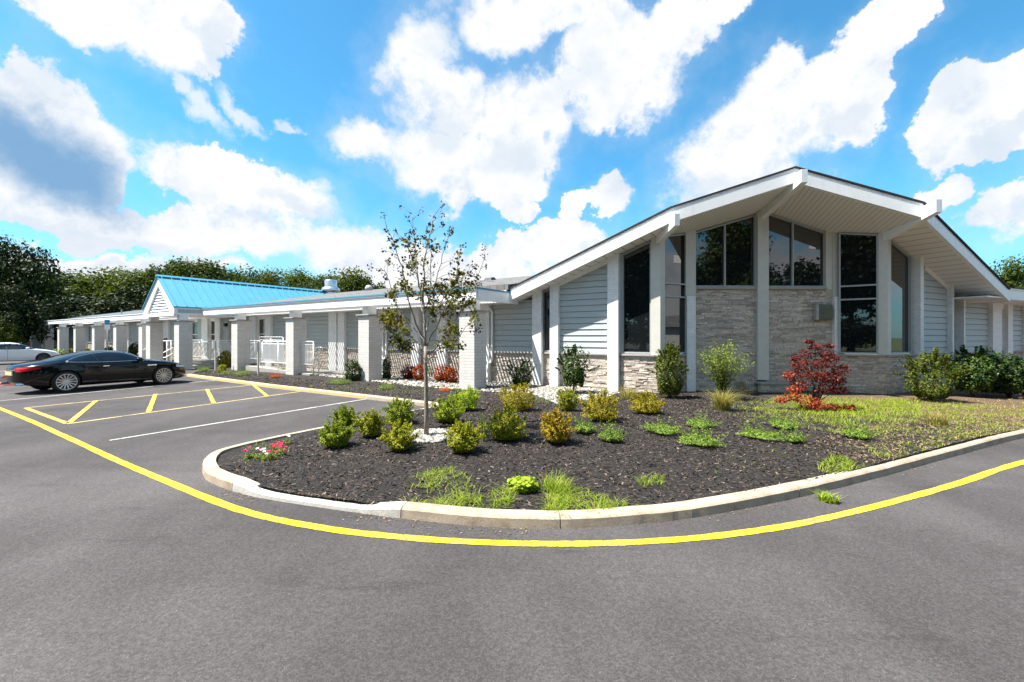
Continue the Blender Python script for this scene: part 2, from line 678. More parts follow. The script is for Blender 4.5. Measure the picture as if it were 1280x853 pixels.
def m_shingle(name, base=(.125, .12, .117)):
    m, t, b = mat(name)
    p = obco(t)
    x, y, z = t.sep(p)
    br = t.add('ShaderNodeTexBrick')
    t.put(br.inputs['Vector'], t.xyz(x, y, 0.0))
    br.inputs['Scale'].default_value = 1
    br.inputs['Mortar Size'].default_value = .012
    br.inputs['Brick Width'].default_value = .33
    br.inputs['Row Height'].default_value = .15
    t.put(br.inputs['Color1'], tuple(q * 1.45 for q in base))
    t.put(br.inputs['Color2'], tuple(q * .70 for q in base))
    t.put(br.inputs['Mortar'], tuple(q * .4 for q in base))
    k = t.smooth(t.noise(p, 30, 4, .7), .3, .7, .7, 1.25)
    t.put(b.inputs['Base Color'], t.mix(1.0, br.outputs['Color'], t.xyz(k, k, k), mode='MULTIPLY'))
    b.inputs['Roughness'].default_value = .9
    bump(t, b, t.math('MULTIPLY', br.outputs['Fac'], -1.0), .6, .02)
    return m

def m_mulch():
    m, t, b = mat("dark_mulch_soil")
    p = geo_pos(t)
    f = t.noise(p, 45, 5, .75)
    v = t.voronoi(t.vmath('MULTIPLY', p, (1, 1, 1)), 32, out='Color')
    c = t.ramp(f, [(.3, (.004, .003, .0026)), (.55, (.019, .0132, .0108)), (.8, (.062, .042, .031))])
    c = t.mix(t.smooth(t.sep(v)[0], .82, .95, 0, .5), c, (.12, .095, .075))
    # worn, browner soil on the lawn side
    x, y, z = t.sep(p)
    side = t.math('SUBTRACT', t.math('MULTIPLY_ADD', x, .17, -1.05), t.math('MULTIPLY', t.math('ABSOLUTE', t.math('SUBTRACT', y, 10.8)), .05))
    s = t.smooth(t.math('ADD', side, t.math('MULTIPLY', t.math('SUBTRACT', t.noise(p, 1.1, 5, .65), .5), 1.5)), .0, .6)
    soil = t.ramp(t.noise(p, 22, 5, .7), [(.3, (.060, .036, .020)), (.55, (.14, .085, .048)), (.75, (.23, .165, .09))])
    c = t.mix(s, c, soil)
    t.put(b.inputs['Base Color'], c)
    b.inputs['Roughness'].default_value = .95
    bump(t, b, f, 1.0, .04)
    return m

def m_carpaint(name, c, rough=.18, coat=1.0):
    m, t, b = mat(name)
    fl = t.noise(obco(t), 700, 1, .5)
    k = t.smooth(fl, .3, .7, .9, 1.1)
    t.put(b.inputs['Base Color'], t.mix(1.0, c, t.xyz(k, k, k), mode='MULTIPLY'))
    b.inputs['Roughness'].default_value = rough
    b.inputs['Coat Weight'].default_value = coat
    b.inputs['Coat Roughness'].default_value = .03
    return m

M = {}
M['asphalt'] = m_asphalt()
M['yellow'] = m_paintline("yellow_road_paint", (.80, .55, .006), .78)
M['yellow_old'] = m_paintline("worn_yellow_paint", (.80, .52, .06), .8)
M['cream_line'] = m_paintline("faded_cream_paint", (.55, .44, .20), .75)
M['white_line'] = m_paintline("faded_white_paint", (.50, .49, .465), .8)
M['kerb'] = m_concrete("tan_concrete", (.40, .33, .25), (.22, .155, .095))
M['kerb_white'] = m_concrete("pale_concrete", (.47, .455, .42), (.34, .31, .26))
M['kerb_yellow'] = m_concrete("yellow_kerb_paint", (.50, .39, .20), (.46, .30, .09))
M['kerb_red'] = m_concrete("red_kerb_paint", (.62, .12, .12), (.45, .2, .16))
M['slab'] = m_concrete("path_concrete", (.36, .345, .315), (.27, .25, .21))
M['white'] = m_trim()
M['white_rail'] = plain("white_rail_paint", (.80, .80, .79), .4, var=.04)
M['pier'] = m_brick("white_painted_brick", (.78, .78, .77), .21, .075, .008, .86, .03, .35)
M['pillar'] = m_brick("pale_grey_masonry", (.56, .54, .51), .80, .098, .007, .74, .05, .5)
M['cap'] = plain("stone_cap", (.34, .31, .28), .85, var=.2, scale=20, bmp=.4)
M['sill'] = plain("grey_stone_sill", (.33, .31, .29), .85, var=.2, scale=25, bmp=.4)
M['beige'] = plain("beige_metal_trim", (.54, .525, .475), .45, var=.04)
M['frame'] = plain("grey_window_frame", (.36, .39, .39), .4, var=.04)
M['stone'] = m_island("ledge_stone", [(0, (.33, .28, .235)), (.3, (.45, .385, .325)), (.55, (.53, .46, .39)), (.8, (.60, .53, .45)), (1, (.40, .36, .32))], nscale=18, bmp=.8)
M['siding'] = m_siding()
M['soffit'] = m_soffit("cream_soffit_boards")
M['soffit_plain'] = m_soffit("cream_soffit", pitch=.3)
M['shingle'] = m_shingle("grey_shingles")
M['shingle_dark'] = plain("dark_shingle_edge", (.022, .022, .024), .9, var=.3, scale=30)
M['flat_roof'] = plain("pale_roof_membrane", (.085, .105, .122), .9, var=.15)
M['blue'] = plain("sky_blue_metal", (.06, .27, .40), .6, var=.05, scale=2)
M['blue_dark'] = plain("blue_metal_shadow_gap", (.04, .16, .25), .5)
M['glass'] = m_glass()
M['black'] = plain("black_plastic", (.012, .012, .013), .5)
M['steel'] = plain("galvanised_steel", (.62, .64, .66), .28, metal=.85, var=.1)
M['grey_metal'] = plain("weathered_grey_metal", (.36, .35, .33), .55, var=.12, scale=12)
M['mulch'] = m_mulch()
M['chips'] = m_island("mulch_chips", [(0, (.006, .0045, .004)), (.45, (.017, .0118, .0098)), (.75, (.046, .031, .023)), (.92, (.10, .068, .048)), (1, (.24, .185, .14))], rough=.9, tweak=False)
M['chips_red'] = m_island("brown_litter", [(0, (.05, .03, .018)), (.5, (.13, .08, .045)), (1, (.30, .22, .13))], rough=.95, tweak=False)
M['pebble'] = m_island("pale_pebbles", [(0, (.10, .088, .074)), (.3, (.20, .18, .155)), (.7, (.31, .29, .26)), (1, (.48, .46, .42))], rough=.8, nscale=40, bmp=.2)
M['bark'] = plain("grey_brown_bark", (.115, .095, .075), .9, var=.4, scale=22, bmp=.6)
M['bark_pale'] = plain("pale_sapling_bark", (.21, .18, .145), .85, var=.35, scale=25, bmp=.5)
M['twig'] = plain("shrub_stem", (.085, .06, .04), .9, var=.3, scale=30)
M['lawn'] = plain("rough_lawn", (.06, .085, .022), .95, var=.5, scale=1.2)
M['rust_sign'] = plain("dark_bronze_box", (.10, .105, .085), .45, var=.15)
M['chrome'] = plain("chrome", (.82, .83, .84), .12, metal=1.0, var=.03)

# ---------------------------------------------------------------- ground, road, kerbs, markings
def sheet(name, pts, z, m, kind='structure'):
    b = MB()
    b.face([(p[0], p[1], z) for p in pts])
    o = b.build(name, m)
    return tag(o, kind=kind)

sheet('ground', [(-700, -700), (700, -700), (700, 700), (-700, 700)], -.03, M['lawn'])
sheet('parking_lot', [(-75, -40), (70, -40), (70, 62), (-75, 62)], 0.0, M['asphalt'])

def smooth_path(pts, n=8):
    """Catmull-Rom through 2-D points"""
    P = [Vector(p[:2]) for p in pts]
    P = [P[0] * 2 - P[1]] + P + [P[-1] * 2 - P[-2]]
    out = []
    for i in range(1, len(P) - 2):
        a, b, c, d = P[i - 1:i + 3]
        for k in range(n):
            t = k / n
            out.append(.5 * ((2 * b) + (c - a) * t + (2 * a - 5 * b + 4 * c - d) * t * t + (3 * b - a - 3 * c + d) * t ** 3))
    out.append(P[-2])
    return out

def normals(path):
    ns = []
    for i in range(len(path)):
        t = path[min(i + 1, len(path) - 1)] - path[max(i - 1, 0)]
        t.normalize()
        ns.append(Vector((-t.y, t.x)))
    return ns

def ribbon(name, path, w, z, m, ragged=.0):
    ns = normals(path)
    b = MB()
    for i in range(len(path) - 1):
        w0 = w / 2 * (1 + ragged * random.uniform(-1, 1)) if i == 0 else w1
        w1 = w / 2 * (1 + ragged * random.uniform(-1, 1))
        a, c = path[i], path[i + 1]
        b.face([(*(a - ns[i] * w0), z), (*(c - ns[i + 1] * w1), z), (*(c + ns[i + 1] * w1), z), (*(a + ns[i] * w0), z)])
    return tag(b.build(name, m), kind='structure')

def g2(px, py):
    p = G(px, py, 0.0)
    return Vector((p.x, p.y))

yl = [(-120, 465), (0, 511), (77, 544), (140, 573), (203, 600), (300, 638), (400, 660), (500, 672), (600, 678.5), (700, 680.5), (800, 678), (900, 670), (1000, 655), (1100, 632), (1200, 604), (1280, 578), (1420, 546)]
ribbon('road_line', smooth_path([g2(*p) for p in yl], 10), .106, .005, M['yellow'], .08)

def line(name, a, b, w, m, z=.005):
    a, b = g2(*a), g2(*b)
    n = max(2, int((b - a).length / .3))
    return ribbon(name, [a.lerp(b, i / n) for i in range(n + 1)], w, z, m, .08)
line('bay_marking', (0, 501.5), (318, 471), .085, M['white_line'])
line('bay_marking', (137, 551), (468, 497.5), .085, M['white_line'])
line('bay_marking', (30, 510.5), (318, 481.5), .095, M['cream_line'], .006)
line('bay_marking', (83, 530.5), (385, 488.5), .095, M['cream_line'], .006)
line('hatch_marking', (33, 511), (84, 530), .10, M['yellow_old'], .010)
line('hatch_marking', (120, 501.5), (86, 529.5), .10, M['yellow_old'], .010)
line('hatch_marking', (194.5, 493), (185.5, 515.5), .10, M['yellow_old'], .010)
line('hatch_marking', (258.6, 487), (267, 504), .10, M['yellow_old'], .010)
line('hatch_marking', (315.6, 481), (334.6, 496), .10, M['yellow_old'], .010)
for q in [((-60, 489), (120, 470)), ((-60, 470), (60, 459))]:
    line('bay_marking', *q, .09, M['white_line'])

def kerb(name, path, m, w=.16, h=.115, hf=None, joint=True):
    """path = foot of the road face; the bed lies to the left of it"""
    ns = normals(path)
    vs, fs = [], []
    n = len(path)
    for i, (p, q) in enumerate(zip(path, ns)):
        hh = h if hf is None else hf(i / (n - 1))
        hh += .005 * mnoise.noise((p.x * 3, p.y * 3, 0))
        j = .006 * mnoise.noise((p.x * 7, p.y * 7, 5))
        prof = [(0.0 + j, -.06), (.012 + j, hh * .75), (.03 + j, hh - .012), (.055, hh), (w, hh), (w, -.06)]
        for d, z in prof:
            vs.append((*(p + q * d), z))
    k = 6
    for i in range(n - 1):
        for j in range(k - 1):
            fs.append((i * k + j, (i + 1) * k + j, (i + 1) * k + j + 1, i * k + j + 1))
    fs += [tuple(range(k)), tuple(range((n - 1) * k + k - 1, (n - 1) * k - 1, -1))]
    b = MB()
    b.raw(vs, fs)
    o = b.build(name, m)
    return tag(o, kind='structure')

# road side, from the nose to the far right (foot line in the picture -> ground)
front_px = [(253, 594), (258, 601), (275, 609), (300, 617), (330, 624), (400, 635), (450, 642), (500, 648.5), (600, 658.5), (700, 661.5),
            (800, 655.5), (885, 645), (1000, 622), (1100, 597), (1200, 569), (1280, 548)]
front = [g2(*p) for p in front_px] + [Vector((13.2, 9.75)), Vector((19, 12.3)), Vector((30, 17.0))]
back_px = [(253, 594), (252, 588), (256, 580), (268, 572), (300, 563), (350, 551.5), (400, 541)]
corner = Vector((-1.72, 11.20))                 # where the island meets the kerb of the planting strip
back = [g2(*p) for p in back_px] + [g2(400, 541).lerp(corner, .33), g2(400, 541).lerp(corner, .67), corner]
strip = [corner, g2(455, 499), g2(340, 485.5), g2(233, 471)]
fp = smooth_path(front, 10)
bp = smooth_path(back, 8)
bp = [p for p in bp]

def sub(path, a, b):
    return path[a:b + 1]
def px_index(path, px):
    best = min(range(len(path)), key=lambda i: abs(path[i].x / path[i].y * F + CX - px) + (1e3 if path[i].y < 3 else 0))
    return best
cuts = [0, px_index(fp, 290), px_index(fp, 500), px_index(fp, 700), px_index(fp, 1000), px_index(fp, 1215), len(fp) - 1]
def gap(path, g=.010):
    q = [p.copy() for p in path]
    q[0] = q[0] + (q[1] - q[0]).normalized() * g
    return q
kerb('kerb', sub(fp, 0, cuts[1]), M['kerb'])
kerb('kerb_ramp', gap(sub(fp, cuts[1], cuts[2])), M['kerb_white'], hf=lambda t: .115 - .07 * max(0, min(1, min(t / .35, (1 - t) / .25))) ** 1.0, w=.16)
for a, b_ in zip(cuts[2:-1], cuts[3:]):
    kerb('kerb', gap(sub(fp, a, b_)), M['kerb'])
kerb('kerb', list(reversed(bp)), M['kerb'])
sp_ = []
for a, b_ in zip(strip[:-1], strip[1:]):
    sp_ += [a.lerp(b_, i / 10) for i in range(10)]
sp_.append(strip[-1])
sp_ = list(reversed(sp_))
nsp = len(sp_)
kerb('kerb', sp_[:nsp // 3 + 1], M['kerb_yellow'], h=.11)
kerb('kerb', gap(sp_[nsp // 3: 2 * nsp // 3 + 1]), M['kerb_yellow'], h=.11)
kerb('kerb', gap(sp_[2 * nsp // 3:]), M['kerb'], h=.11)
# kerb of the further island, beyond the tail of the black car
kerb('kerb', [Vector(p) for p in [(-26.0, 15.3), (-22, 15.9), (-18.2, 16.5), (-16.4, 16.9)]][0:3], M['kerb_red'], h=.12)
kerb('kerb', [Vector(p) for p in [(-18.19, 16.5), (-16.9, 16.8), (-15.9, 17.3)]], M['kerb_white'], h=.12)

# ---- planting bed: a polygon cut into a fine grid and raised
def bed_sheet(name, poly, step, hfun, m):
    bm = bmesh.new()
    vs = [bm.verts.new((p[0], p[1], 0)) for p in poly]
    bm.faces.new(vs)
    bmesh.ops.triangulate(bm, faces=bm.faces[:])
    xs = [p[0] for p in poly]; ys = [p[1] for p in poly]
    x = min(xs) + step
    while x < max(xs):
        bmesh.ops.bisect_plane(bm, geom=bm.verts[:] + bm.edges[:] + bm.faces[:], plane_co=(x, 0, 0), plane_no=(1, 0, 0))
        x += step
    y = min(ys) + step
    while y < max(ys):
        bmesh.ops.bisect_plane(bm, geom=bm.verts[:] + bm.edges[:] + bm.faces[:], plane_co=(0, y, 0), plane_no=(0, 1, 0))
        y += step
    for v in bm.verts:
        v.co.z = hfun(v.co.x, v.co.y)
    bmesh.ops.recalc_face_normals(bm, faces=bm.faces)
    me = bpy.data.meshes.new(name)
    bm.to_mesh(me)
    bm.free()
    me.materials.append(m)
    me.polygons.foreach_set('use_smooth', [True] * len(me.polygons))
    if sum(p.normal.z for p in me.polygons) < 0:
        me.flip_normals()
    o = bpy.data.objects.new(name, me)
    COL.objects.link(o)
    return tag(o, kind='structure')

def offs(path, d):
    return [p + n * d for p, n in zip(path, normals(path))]
def WLpt(t, d=0.0):
    """point on the left facade wall, t metres left of the bay corner, d metres behind"""
    return W1 - EL * t + NL * d
fin = [p for p in offs(fp, .10)][::2]
bin_ = [p for p in offs(list(reversed(bp)), .10)][::2]   # reversed: corner -> nose
sin_ = offs(sp_, .10)[::3]                               # portico end -> corner
poly = fin + [Vector((30, 26)), W2 + ER * 9 + NR * .4, W2 + NR * .5, W3 + Vector((0, .5)), W0 + Vector((0, .5)), W1 + NL * .5,
              WLpt(10, .4), WLpt(24.0, .4), WLpt(24.0, -2.6)] + sin_ + bin_
# tidy: drop repeats
pp = []
for p in poly:
    if not pp or (p - pp[-1]).length > .02:
        pp.append(p)
if (pp[0] - pp[-1]).length < .02:
    pp.pop()
BED = pp
def bed_h(x, y):
    return mound(x, y) + .018 * mnoise.noise((x * 1.6, y * 1.6, 0)) + .010 * mnoise.noise((x * 5, y * 5, 3))
bed_sheet('planting_bed', BED, .22, bed_h, M['mulch'])

def inside(x, y, poly):
    c = False
    j = len(poly) - 1
    for i in range(len(poly)):
        xi, yi = poly[i]; xj, yj = poly[j]
        if (yi > y) != (yj > y) and x < (xj - xi) * (y - yi) / (yj - yi) + xi:
            c = not c
        j = i
    return c

# second strip in front of the wall left of the portico, and the island behind the car
def FLpt(t, d=0.0):
    """t metres left along the colonnade fascia, d behind it"""
    return FO + U * t + NL * d
bed_sheet('planting_bed', [FLpt(28.0, -.5), FLpt(28.0, 2.5), FLpt(66, 2.5), FLpt(66, -.5)], 1.5, lambda x, y: .08, M['mulch'])
bed_sheet('planting_bed', [(-26, 15.4), (-18.2, 16.6), (-16.4, 17.1), (-15.8, 17.9), (-17, 19.0), (-19.5, 19.2), (-27, 17.8)], .8, lambda x, y: .11, M['mulch'])
sheet('path', [FLpt(19.2, -1.4), FLpt(28, -1.4), FLpt(28, 2.6), FLpt(19.2, 2.6)], .02, M['slab'])

# ---------------------------------------------------------------- the building
BL = (W1.x, W1.y, 0)
clinic = empty('clinic_building', (0, 0, 0))
tag(clinic, 'long low white and grey building with gabled stone entrance bay and pillared colonnade', 'building')

class Frame:
    """a vertical wall plane: local x along the wall, local y into the building, z up"""
    def __init__(self, o, e):
        self.o, self.e = Vector(o), Vector(e)
        self.n = Vector((-e.y, e.x))
        self.a = math.atan2(e.y, e.x)
    def w(self, x, y=0.0):
        return self.o + self.e * x + self.n * y
    def lx(self, px, y=0.0):
        h = hit_plane(px, HY, self.o + self.n * y, self.e)
        return (Vector((h.x, h.y)) - self.o).dot(self.e)
    def lz(self, px, py, y=0.0):
        return hit_plane(px, py, self.o + self.n * y, self.e).z
    def top(self, x, y=0.0):
        return soffit_z(self.w(x, y))
    def put(self, mb, name, m, parent=None, **k):
        return mb.build(name, m, parent or clinic, (self.o.x, self.o.y, 0), self.a, **k)

FL = Frame(W1, EL)                               # left facade (x negative to the left)
FR = Frame(W2, ER)                               # right facade
FF = Frame(W0, (W3 - W0).normalized())           # recessed front
FA = Frame(W1, ER)                               # left bay return
FB = Frame(W3, EL)                               # right bay return
LEN_B = (W2 - W3).dot(EL)

def quad_top(fr, x0, x1, z0, ext=.10):
    return [(x0, z0), (x1, z0), (x1, fr.top(x1) + ext), (x0, fr.top(x0) + ext)]

def siding(fr, x0, x1, z0, top=None, y=0.0, name='siding_wall', expo=.2):
    """real lap boards, cut to the slope of the roof"""
    tf = (lambda x: fr.top(x) + .06) if top is None else (lambda x: top)
    zmax = max(tf(x0), tf(x1))
    b = MB()
    z = z0
    while z < zmax:
        z1 = z + expo
        poly = clip_top([(x0, z), (x1, z), (x1, z1 - .016), (x0, z1 - .016)], tf)
        if len(poly) >= 3:
            yo = lambda q: y - .004 - .026 * (1 - (q - z) / expo)
            b.face([(p[0], yo(p[1]), p[1]) for p in poly])
            b.face([(x0, y - .030, z), (x1, y - .030, z), (x1, y + .02, z), (x0, y + .02, z)])
        z = z1
    # backing
    poly = clip_top([(x0, z0 - .02), (x1, z0 - .02), (x1, zmax + .1), (x0, zmax + .1)], tf)
    b.slab_xz(poly, y + .022, y + .14)
    return fr.put(b, name, M['siding'], fix=False)

def ledge_stone(fr, x0, x1, z0, z1, y=0.0, name='stone_wall', rowh=(.035, .075), ln=(.12, .42), depth=.026):
    b = MB()
    z = z0
    while z < z1 - .005:
        h = min(random.uniform(*rowh), z1 - z)
        if z1 - z - h < .03:
            h = z1 - z
        x = x0
        while x < x1 - .005:
            l = random.uniform(*ln)
            if x1 - x - l < .09:
                l = x1 - x
            d = random.uniform(.004, depth)
            g = .003
            # slightly broken front face
            a, c = x + g, x + l - g
            zb, zt = z + g, z + h - g
            j = [random.uniform(-.008, .008) for _ in range(4)]
            vs = [(a, y - d + j[0], zb), (c, y - d + j[1], zb), (c, y - d + j[2], zt), (a, y - d + j[3], zt),
                  (a, y + .01, zb), (c, y + .01, zb), (c, y + .01, zt), (a, y + .01, zt)]
            b.raw(vs, [(0, 1, 2, 3), (1, 5, 6, 2), (4, 0, 3, 7), (3, 2, 6, 7), (4, 5, 1, 0)])
            x += l
        z += h
    b.box(x0, x1, y + .006, y + .16, z0, z1)
    return fr.put(b, name, M['stone'], fix=False)

def pier(fr, x0, x1, z0=-.3, z1=None, y0=-.16, y1=.10, m='pier', name='pier'):
    b = MB()
    if z1 is None:
        b.slab_xz([(x0, z0), (x1, z0), (x1, fr.top(x1, y0) + .02), (x0, fr.top(x0, y0) + .02)], y0, y1)
    else:
        b.box(x0, x1, y0, y1, z0, z1)
    return fr.put(b, name, M[m], bevel=.006)

def window(fr, x0, x1, z0, z1=None, y=.05, bars=(), mull=(), fw=.045, glass_in=.03, m='frame', sill=True, label=None):
    """parts: window (frame) > pane, sill"""
    topf = (lambda x: fr.top(x) - .05) if z1 is None else (lambda x: z1)
    b = MB()
    f = fw
    # outer frame
    b.slab_xz([(x0, z0), (x0 + f, z0), (x0 + f, topf(x0 + f)), (x0, topf(x0))], y - .05, y + .05)
    b.slab_xz([(x1 - f, z0), (x1, z0), (x1, topf(x1)), (x1 - f, topf(x1 - f))], y - .05, y + .05)
    b.box(x0 + f, x1 - f, y - .048, y + .05, z0, z0 + f)
    b.slab_xz([(x0 + f, topf(x0 + f) - f), (x1 - f, topf(x1 - f) - f), (x1 - f, topf(x1 - f) - .001), (x0 + f, topf(x0 + f) - .001)], y - .048, y + .05)
    for z in bars:
        b.box(x0 + f, x1 - f, y - .045, y + .045, z - .022, z + .022)
    for x in mull:
        b.slab_xz([(x - .022, z0 + f), (x + .022, z0 + f), (x + .022, topf(x + .022) - f), (x - .022, topf(x - .022) - f)], y - .046, y + .046)
    o = fr.put(b, 'window', M[m])
    if label:
        o['label'] = label
    g = MB()
    g.face([(x0 + f * .5, y + glass_in, z0 + f * .5), (x1 - f * .5, y + glass_in, z0 + f * .5), (x1 - f * .5, y + glass_in, topf(x1 - f * .5) - f * .5), (x0 + f * .5, y + glass_in, topf(x0 + f * .5) - f * .5)])
    go = g.build('pane', M['glass'], o, fix=False)
    k = MB()
    k.slab_xz([(x0, z0), (x1, z0), (x1, topf(x1)), (x0, topf(x0))], y + .055, y + .075)
    k.build('backing', M['black'], o)
    if sill:
        s = MB()
        s.box(x0 - .03, x1 + .03, y - .15, y + .05, z0 - .07, z0 - .002)
        s.build('sill', M['sill'], o, bevel=.006)
    return o

ZS = 1.25                                         # top of the low stone wall
def stone_base(fr, x0, x1, zs=ZS, sill=True, y=0.0, **k):
    ledge_stone(fr, x0, x1, -.25, zs - .06, y, **k)
    if sill:
        b = MB()
        b.box(x0, x1, y - .075, y + .08, zs - .06, zs)
        fr.put(b, 'stone_sill', M['sill'], bevel=.006)

# ======== left facade up to the entrance bay
L = FL.lx
x_post = L(814); x_win0 = L(776); x_p0, x_p1 = L(761.5), L(775)
x_s0 = L(697.5); x_q0, x_q1 = L(687, -.16), L(697.5, -.16)
x_r0, x_r1 = L(665, -.16), L(676.5, -.16)
# corner post
b = MB()
cp = [(x_post, -.03), (.0 + .03 * math.tan(R(30)), -.03)]
pa = FL.w(x_post, -.03); pb = FL.w(.02, -.03)
pc = FA.w(.16, -.03)
poly_c = [FL.w(x_post, -.03), W1 - (NL + NR).normalized() * .035, FA.w(.17, -.03), FA.w(.17, .12), FL.w(x_post, .12)]
b.prism([(p.x, p.y) for p in poly_c], ZS - .01, lambda p: soffit_z(p) + .02)
b.build('corner_post', M['beige'], clinic)
window(FL, x_win0 + .03, x_post, ZS + .02, bars=(), sill=False, label='tall dark window with sloping head left of bay corner')
b = MB(); b.slab_xz([(x_p1, ZS), (x_win0 + .03, ZS), (x_win0 + .03, FL.top(x_win0)), (x_p1, FL.top(x_p1))], -.05, .1)
FL.put(b, 'window_trim', M['frame'])
pier(FL, x_p0, x_p1)
stone_base(FL, x_p1 + .02, .03)
siding(FL, x_s0 + .0, x_p0, ZS)
stone_base(FL, x_s0, x_p0)
b = MB(); b.slab_xz([(x_s0, FL.top(x_s0) - .14), (x_p0, FL.top(x_p0) - .14), (x_p0, FL.top(x_p0) + .03), (x_s0, FL.top(x_s0) + .03)], -.045, .02)
FL.put(b, 'frieze_trim', M['white'])
pier(FL, x_q0, x_q1)
xw0, xw1 = L(679), L(687.5)
stone_base(FL, x_r1, x_q0 + .02)
window(FL, xw0 - .12, x_q0 + .03, ZS + .02, sill=False, label='narrow dark window between two white piers')
pier(FL, x_r0, x_r1)
b = MB(); b.slab_xz([(x_r1, ZS), (xw0 - .12, ZS), (xw0 - .12, FL.top(xw0)), (x_r1, FL.top(x_r1))], -.04, .1)
FL.put(b, 'window_trim', M['frame'])

# ======== entrance bay
stone_base(FA, .0, 1.30)
window(FA, .17, FA.lx(858, 0) + .12, ZS + .02, bars=(FA.lz(840, 354.5) , FA.lz(840, 371)), sill=False, label='narrow bay window with two crossbars left of stone front')
stone_base(FB, .0, LEN_B - .03)
xb0, xb1 = FB.lx(1051), FB.lx(1098)
window(FB, xb0 - .05, xb1, ZS + .02, bars=(FB.lz(1075, 357), FB.lz(1075, 374)), sill=False, label='black bay window with two crossbars right of stone front')
xd1 = FR.lx(1138.5)
stone_base(FR, .0, FR.lx(1146))
poly_c = [FB.w(xb1, -.03), W2 + Vector((0, -.05)), FR.w(.20, -.03), FR.w(.20, .12), FB.w(xb1, .12)]
b = MB()
b.prism([(p.x, p.y) for p in poly_c], ZS - .01, lambda p: soffit_z(p) + .02)
b.build('corner_post', M['beige'], clinic)
window(FR, .20, FR.lx(1140), ZS + .02, sill=False, label='tall window with sloping head right of bay corner')

ZC = 3.38                                         # sill of the clerestory windows
lenF = (W3 - W0).length
f = FF.lx
cx0, cx1 = f(944.5), f(958.5)
for x0, x1 in ((f(868), cx0 + .03), (cx1 - .03, f(1032))):
    ledge_stone(FF, x0, x1, -.25, ZC - .07, rowh=(.033, .068))
    b = MB(); b.box(x0, x1, -.085, .06, ZC - .07, ZC)
    FF.put(b, 'stone_sill', M['sill'], bevel=.006)
window(FF, f(868), cx0 + .02, ZC + .003, mull=(f(906.5),), fw=.05, sill=False, label='clerestory window left of the middle post')
window(FF, cx1 - .02, f(1033), ZC + .003, mull=(f(991.5),), fw=.05, sill=False, label='clerestory window right of the middle post')
zb = .42
b = MB(); b.box(cx0, cx1, -.12, .12, zb, FF.top((cx0 + cx1) / 2) - .05)
FF.put(b, 'middle_post', M['beige'], bevel=.008)
ledge_stone(FF, f(944) , f(980), -.2, .30, y=-.30, name='stone_plinth')
b = MB(); b.box(f(942.5), f(981.5), -.37, -.02, .30, .37)
FF.put(b, 'plinth_cap', M['sill'], bevel=.01)
zp = 3.07
for x0, x1, ya in ((f(858.5, -.2), f(869.5, -.2), -.22), (f(1039.5), f(1051.5), -.14)):
    pier(FF, x0, x1, -.3, zp, ya, .1)
    b = MB(); b.slab_xz([(x0 - .02, zp + .004), (x1 + .02, zp + .004), (x1 + .02, FF.top(x1) + .02), (x0 - .02, FF.top(x0) + .02)], ya + .05, .1)
    FF.put(b, 'upper_post', M['beige'])
b = MB(); b.slab_xz([(f(1031), ZC - .08), (f(1040), ZC - .08), (f(1040), FF.top(f(1040)) + .02), (f(1031), FF.top(f(1031)) + .02)], -.05, .1)
FF.put(b, 'upper_post', M['beige'])
ledge_stone(FF, f(1031), f(1040), -.25, ZC - .085)
# bronze lamp box on the stone front
b = MB(); b.box(f(1016), f(1036), -.17, -.03, FF.lz(1026, 400), FF.lz(1026, 381.5))
bx = FF.put(b, 'wall_light', M['rust_sign'], bevel=.015)
b = MB(); b.box(f(1024), f(1034), -.182, -.165, FF.lz(1026, 397), FF.lz(1026, 384.5))
b.build('light_cover', plain("dull_green_cover", (.11, .125, .075), .3), bx, bevel=.004)
b = MB(); b.box(f(1015.5), f(1018.5), -.19, -.03, FF.lz(1026, 400.5), FF.lz(1026, 381))
b.build('light_bracket', M['grey_metal'], bx, bevel=.01)

# ======== right facade
r = FR.lx
xr = r(1143)
pier(FR, xr, r(1155, -.16), z1=None, y0=-.16, y1=.12)
siding(FR, r(1155, -.16) - .02, r(1184), ZS)
stone_base(FR, r(1155, -.16), r(1184))
b = MB(); b.slab_xz([(r(1155), FR.top(r(1155)) - .14), (r(1184), FR.top(r(1184)) - .14), (r(1184), FR.top(r(1184)) + .03), (r(1155), FR.top(r(1155)) + .03)], -.045, .02)
FR.put(b, 'frieze_trim', M['white'])
pier(FR, r(1183), r(1193, -.16))
window(FR, r(1193, -.16) - .02, r(1198.5), ZS + .02, sill=False, label='slit window between the two piers right of bay')
pier(FR, r(1197.5), r(1207, -.16))
ZE = 3.02                                         # soffit of the low eaves
xe = (QE - W2).dot(ER)
def low_wall(fr, items, y=0.0):
    for it in items:
        kind, x0, x1 = it[:3]
        if kind == 's':
            siding(fr, x0, x1, ZS, top=ZE + .1)
            stone_base(fr, x0, x1)
        elif kind == 'p':
            pier(fr, x0, x1, z1=ZE + .1)
        elif kind == 'w':
            stone_base(fr, x0, x1)
            window(fr, x0, x1, ZS + .02, ZE - .16, sill=False, bars=(1.95,), m='white', label=it[3] if len(it) > 3 else None)
            b = MB(); b.box(x0, x1, -.04, .08, ZE - .158, ZE + .1)
            fr.put(b, 'window_head', M['white'])
        elif kind == 'd':
            b = MB()
            b.box(x0, x1, -.05, .08, -.1, ZE + .1)
            fr.put(b, 'doorway_panel', M['cap'])
low_wall(FR, [('s', r(1207, -.16) - .02, r(1234)), ('p', r(1234), r(1245)), ('w', r(1245), r(1253)), ('p', r(1253), r(1259)),
              ('s', r(1259), r(1277)), ('p', r(1277), r(1288)), ('s', r(1288), r(1330)), ('p', r(1330), r(1340)), ('s', r(1340), r(1420))])

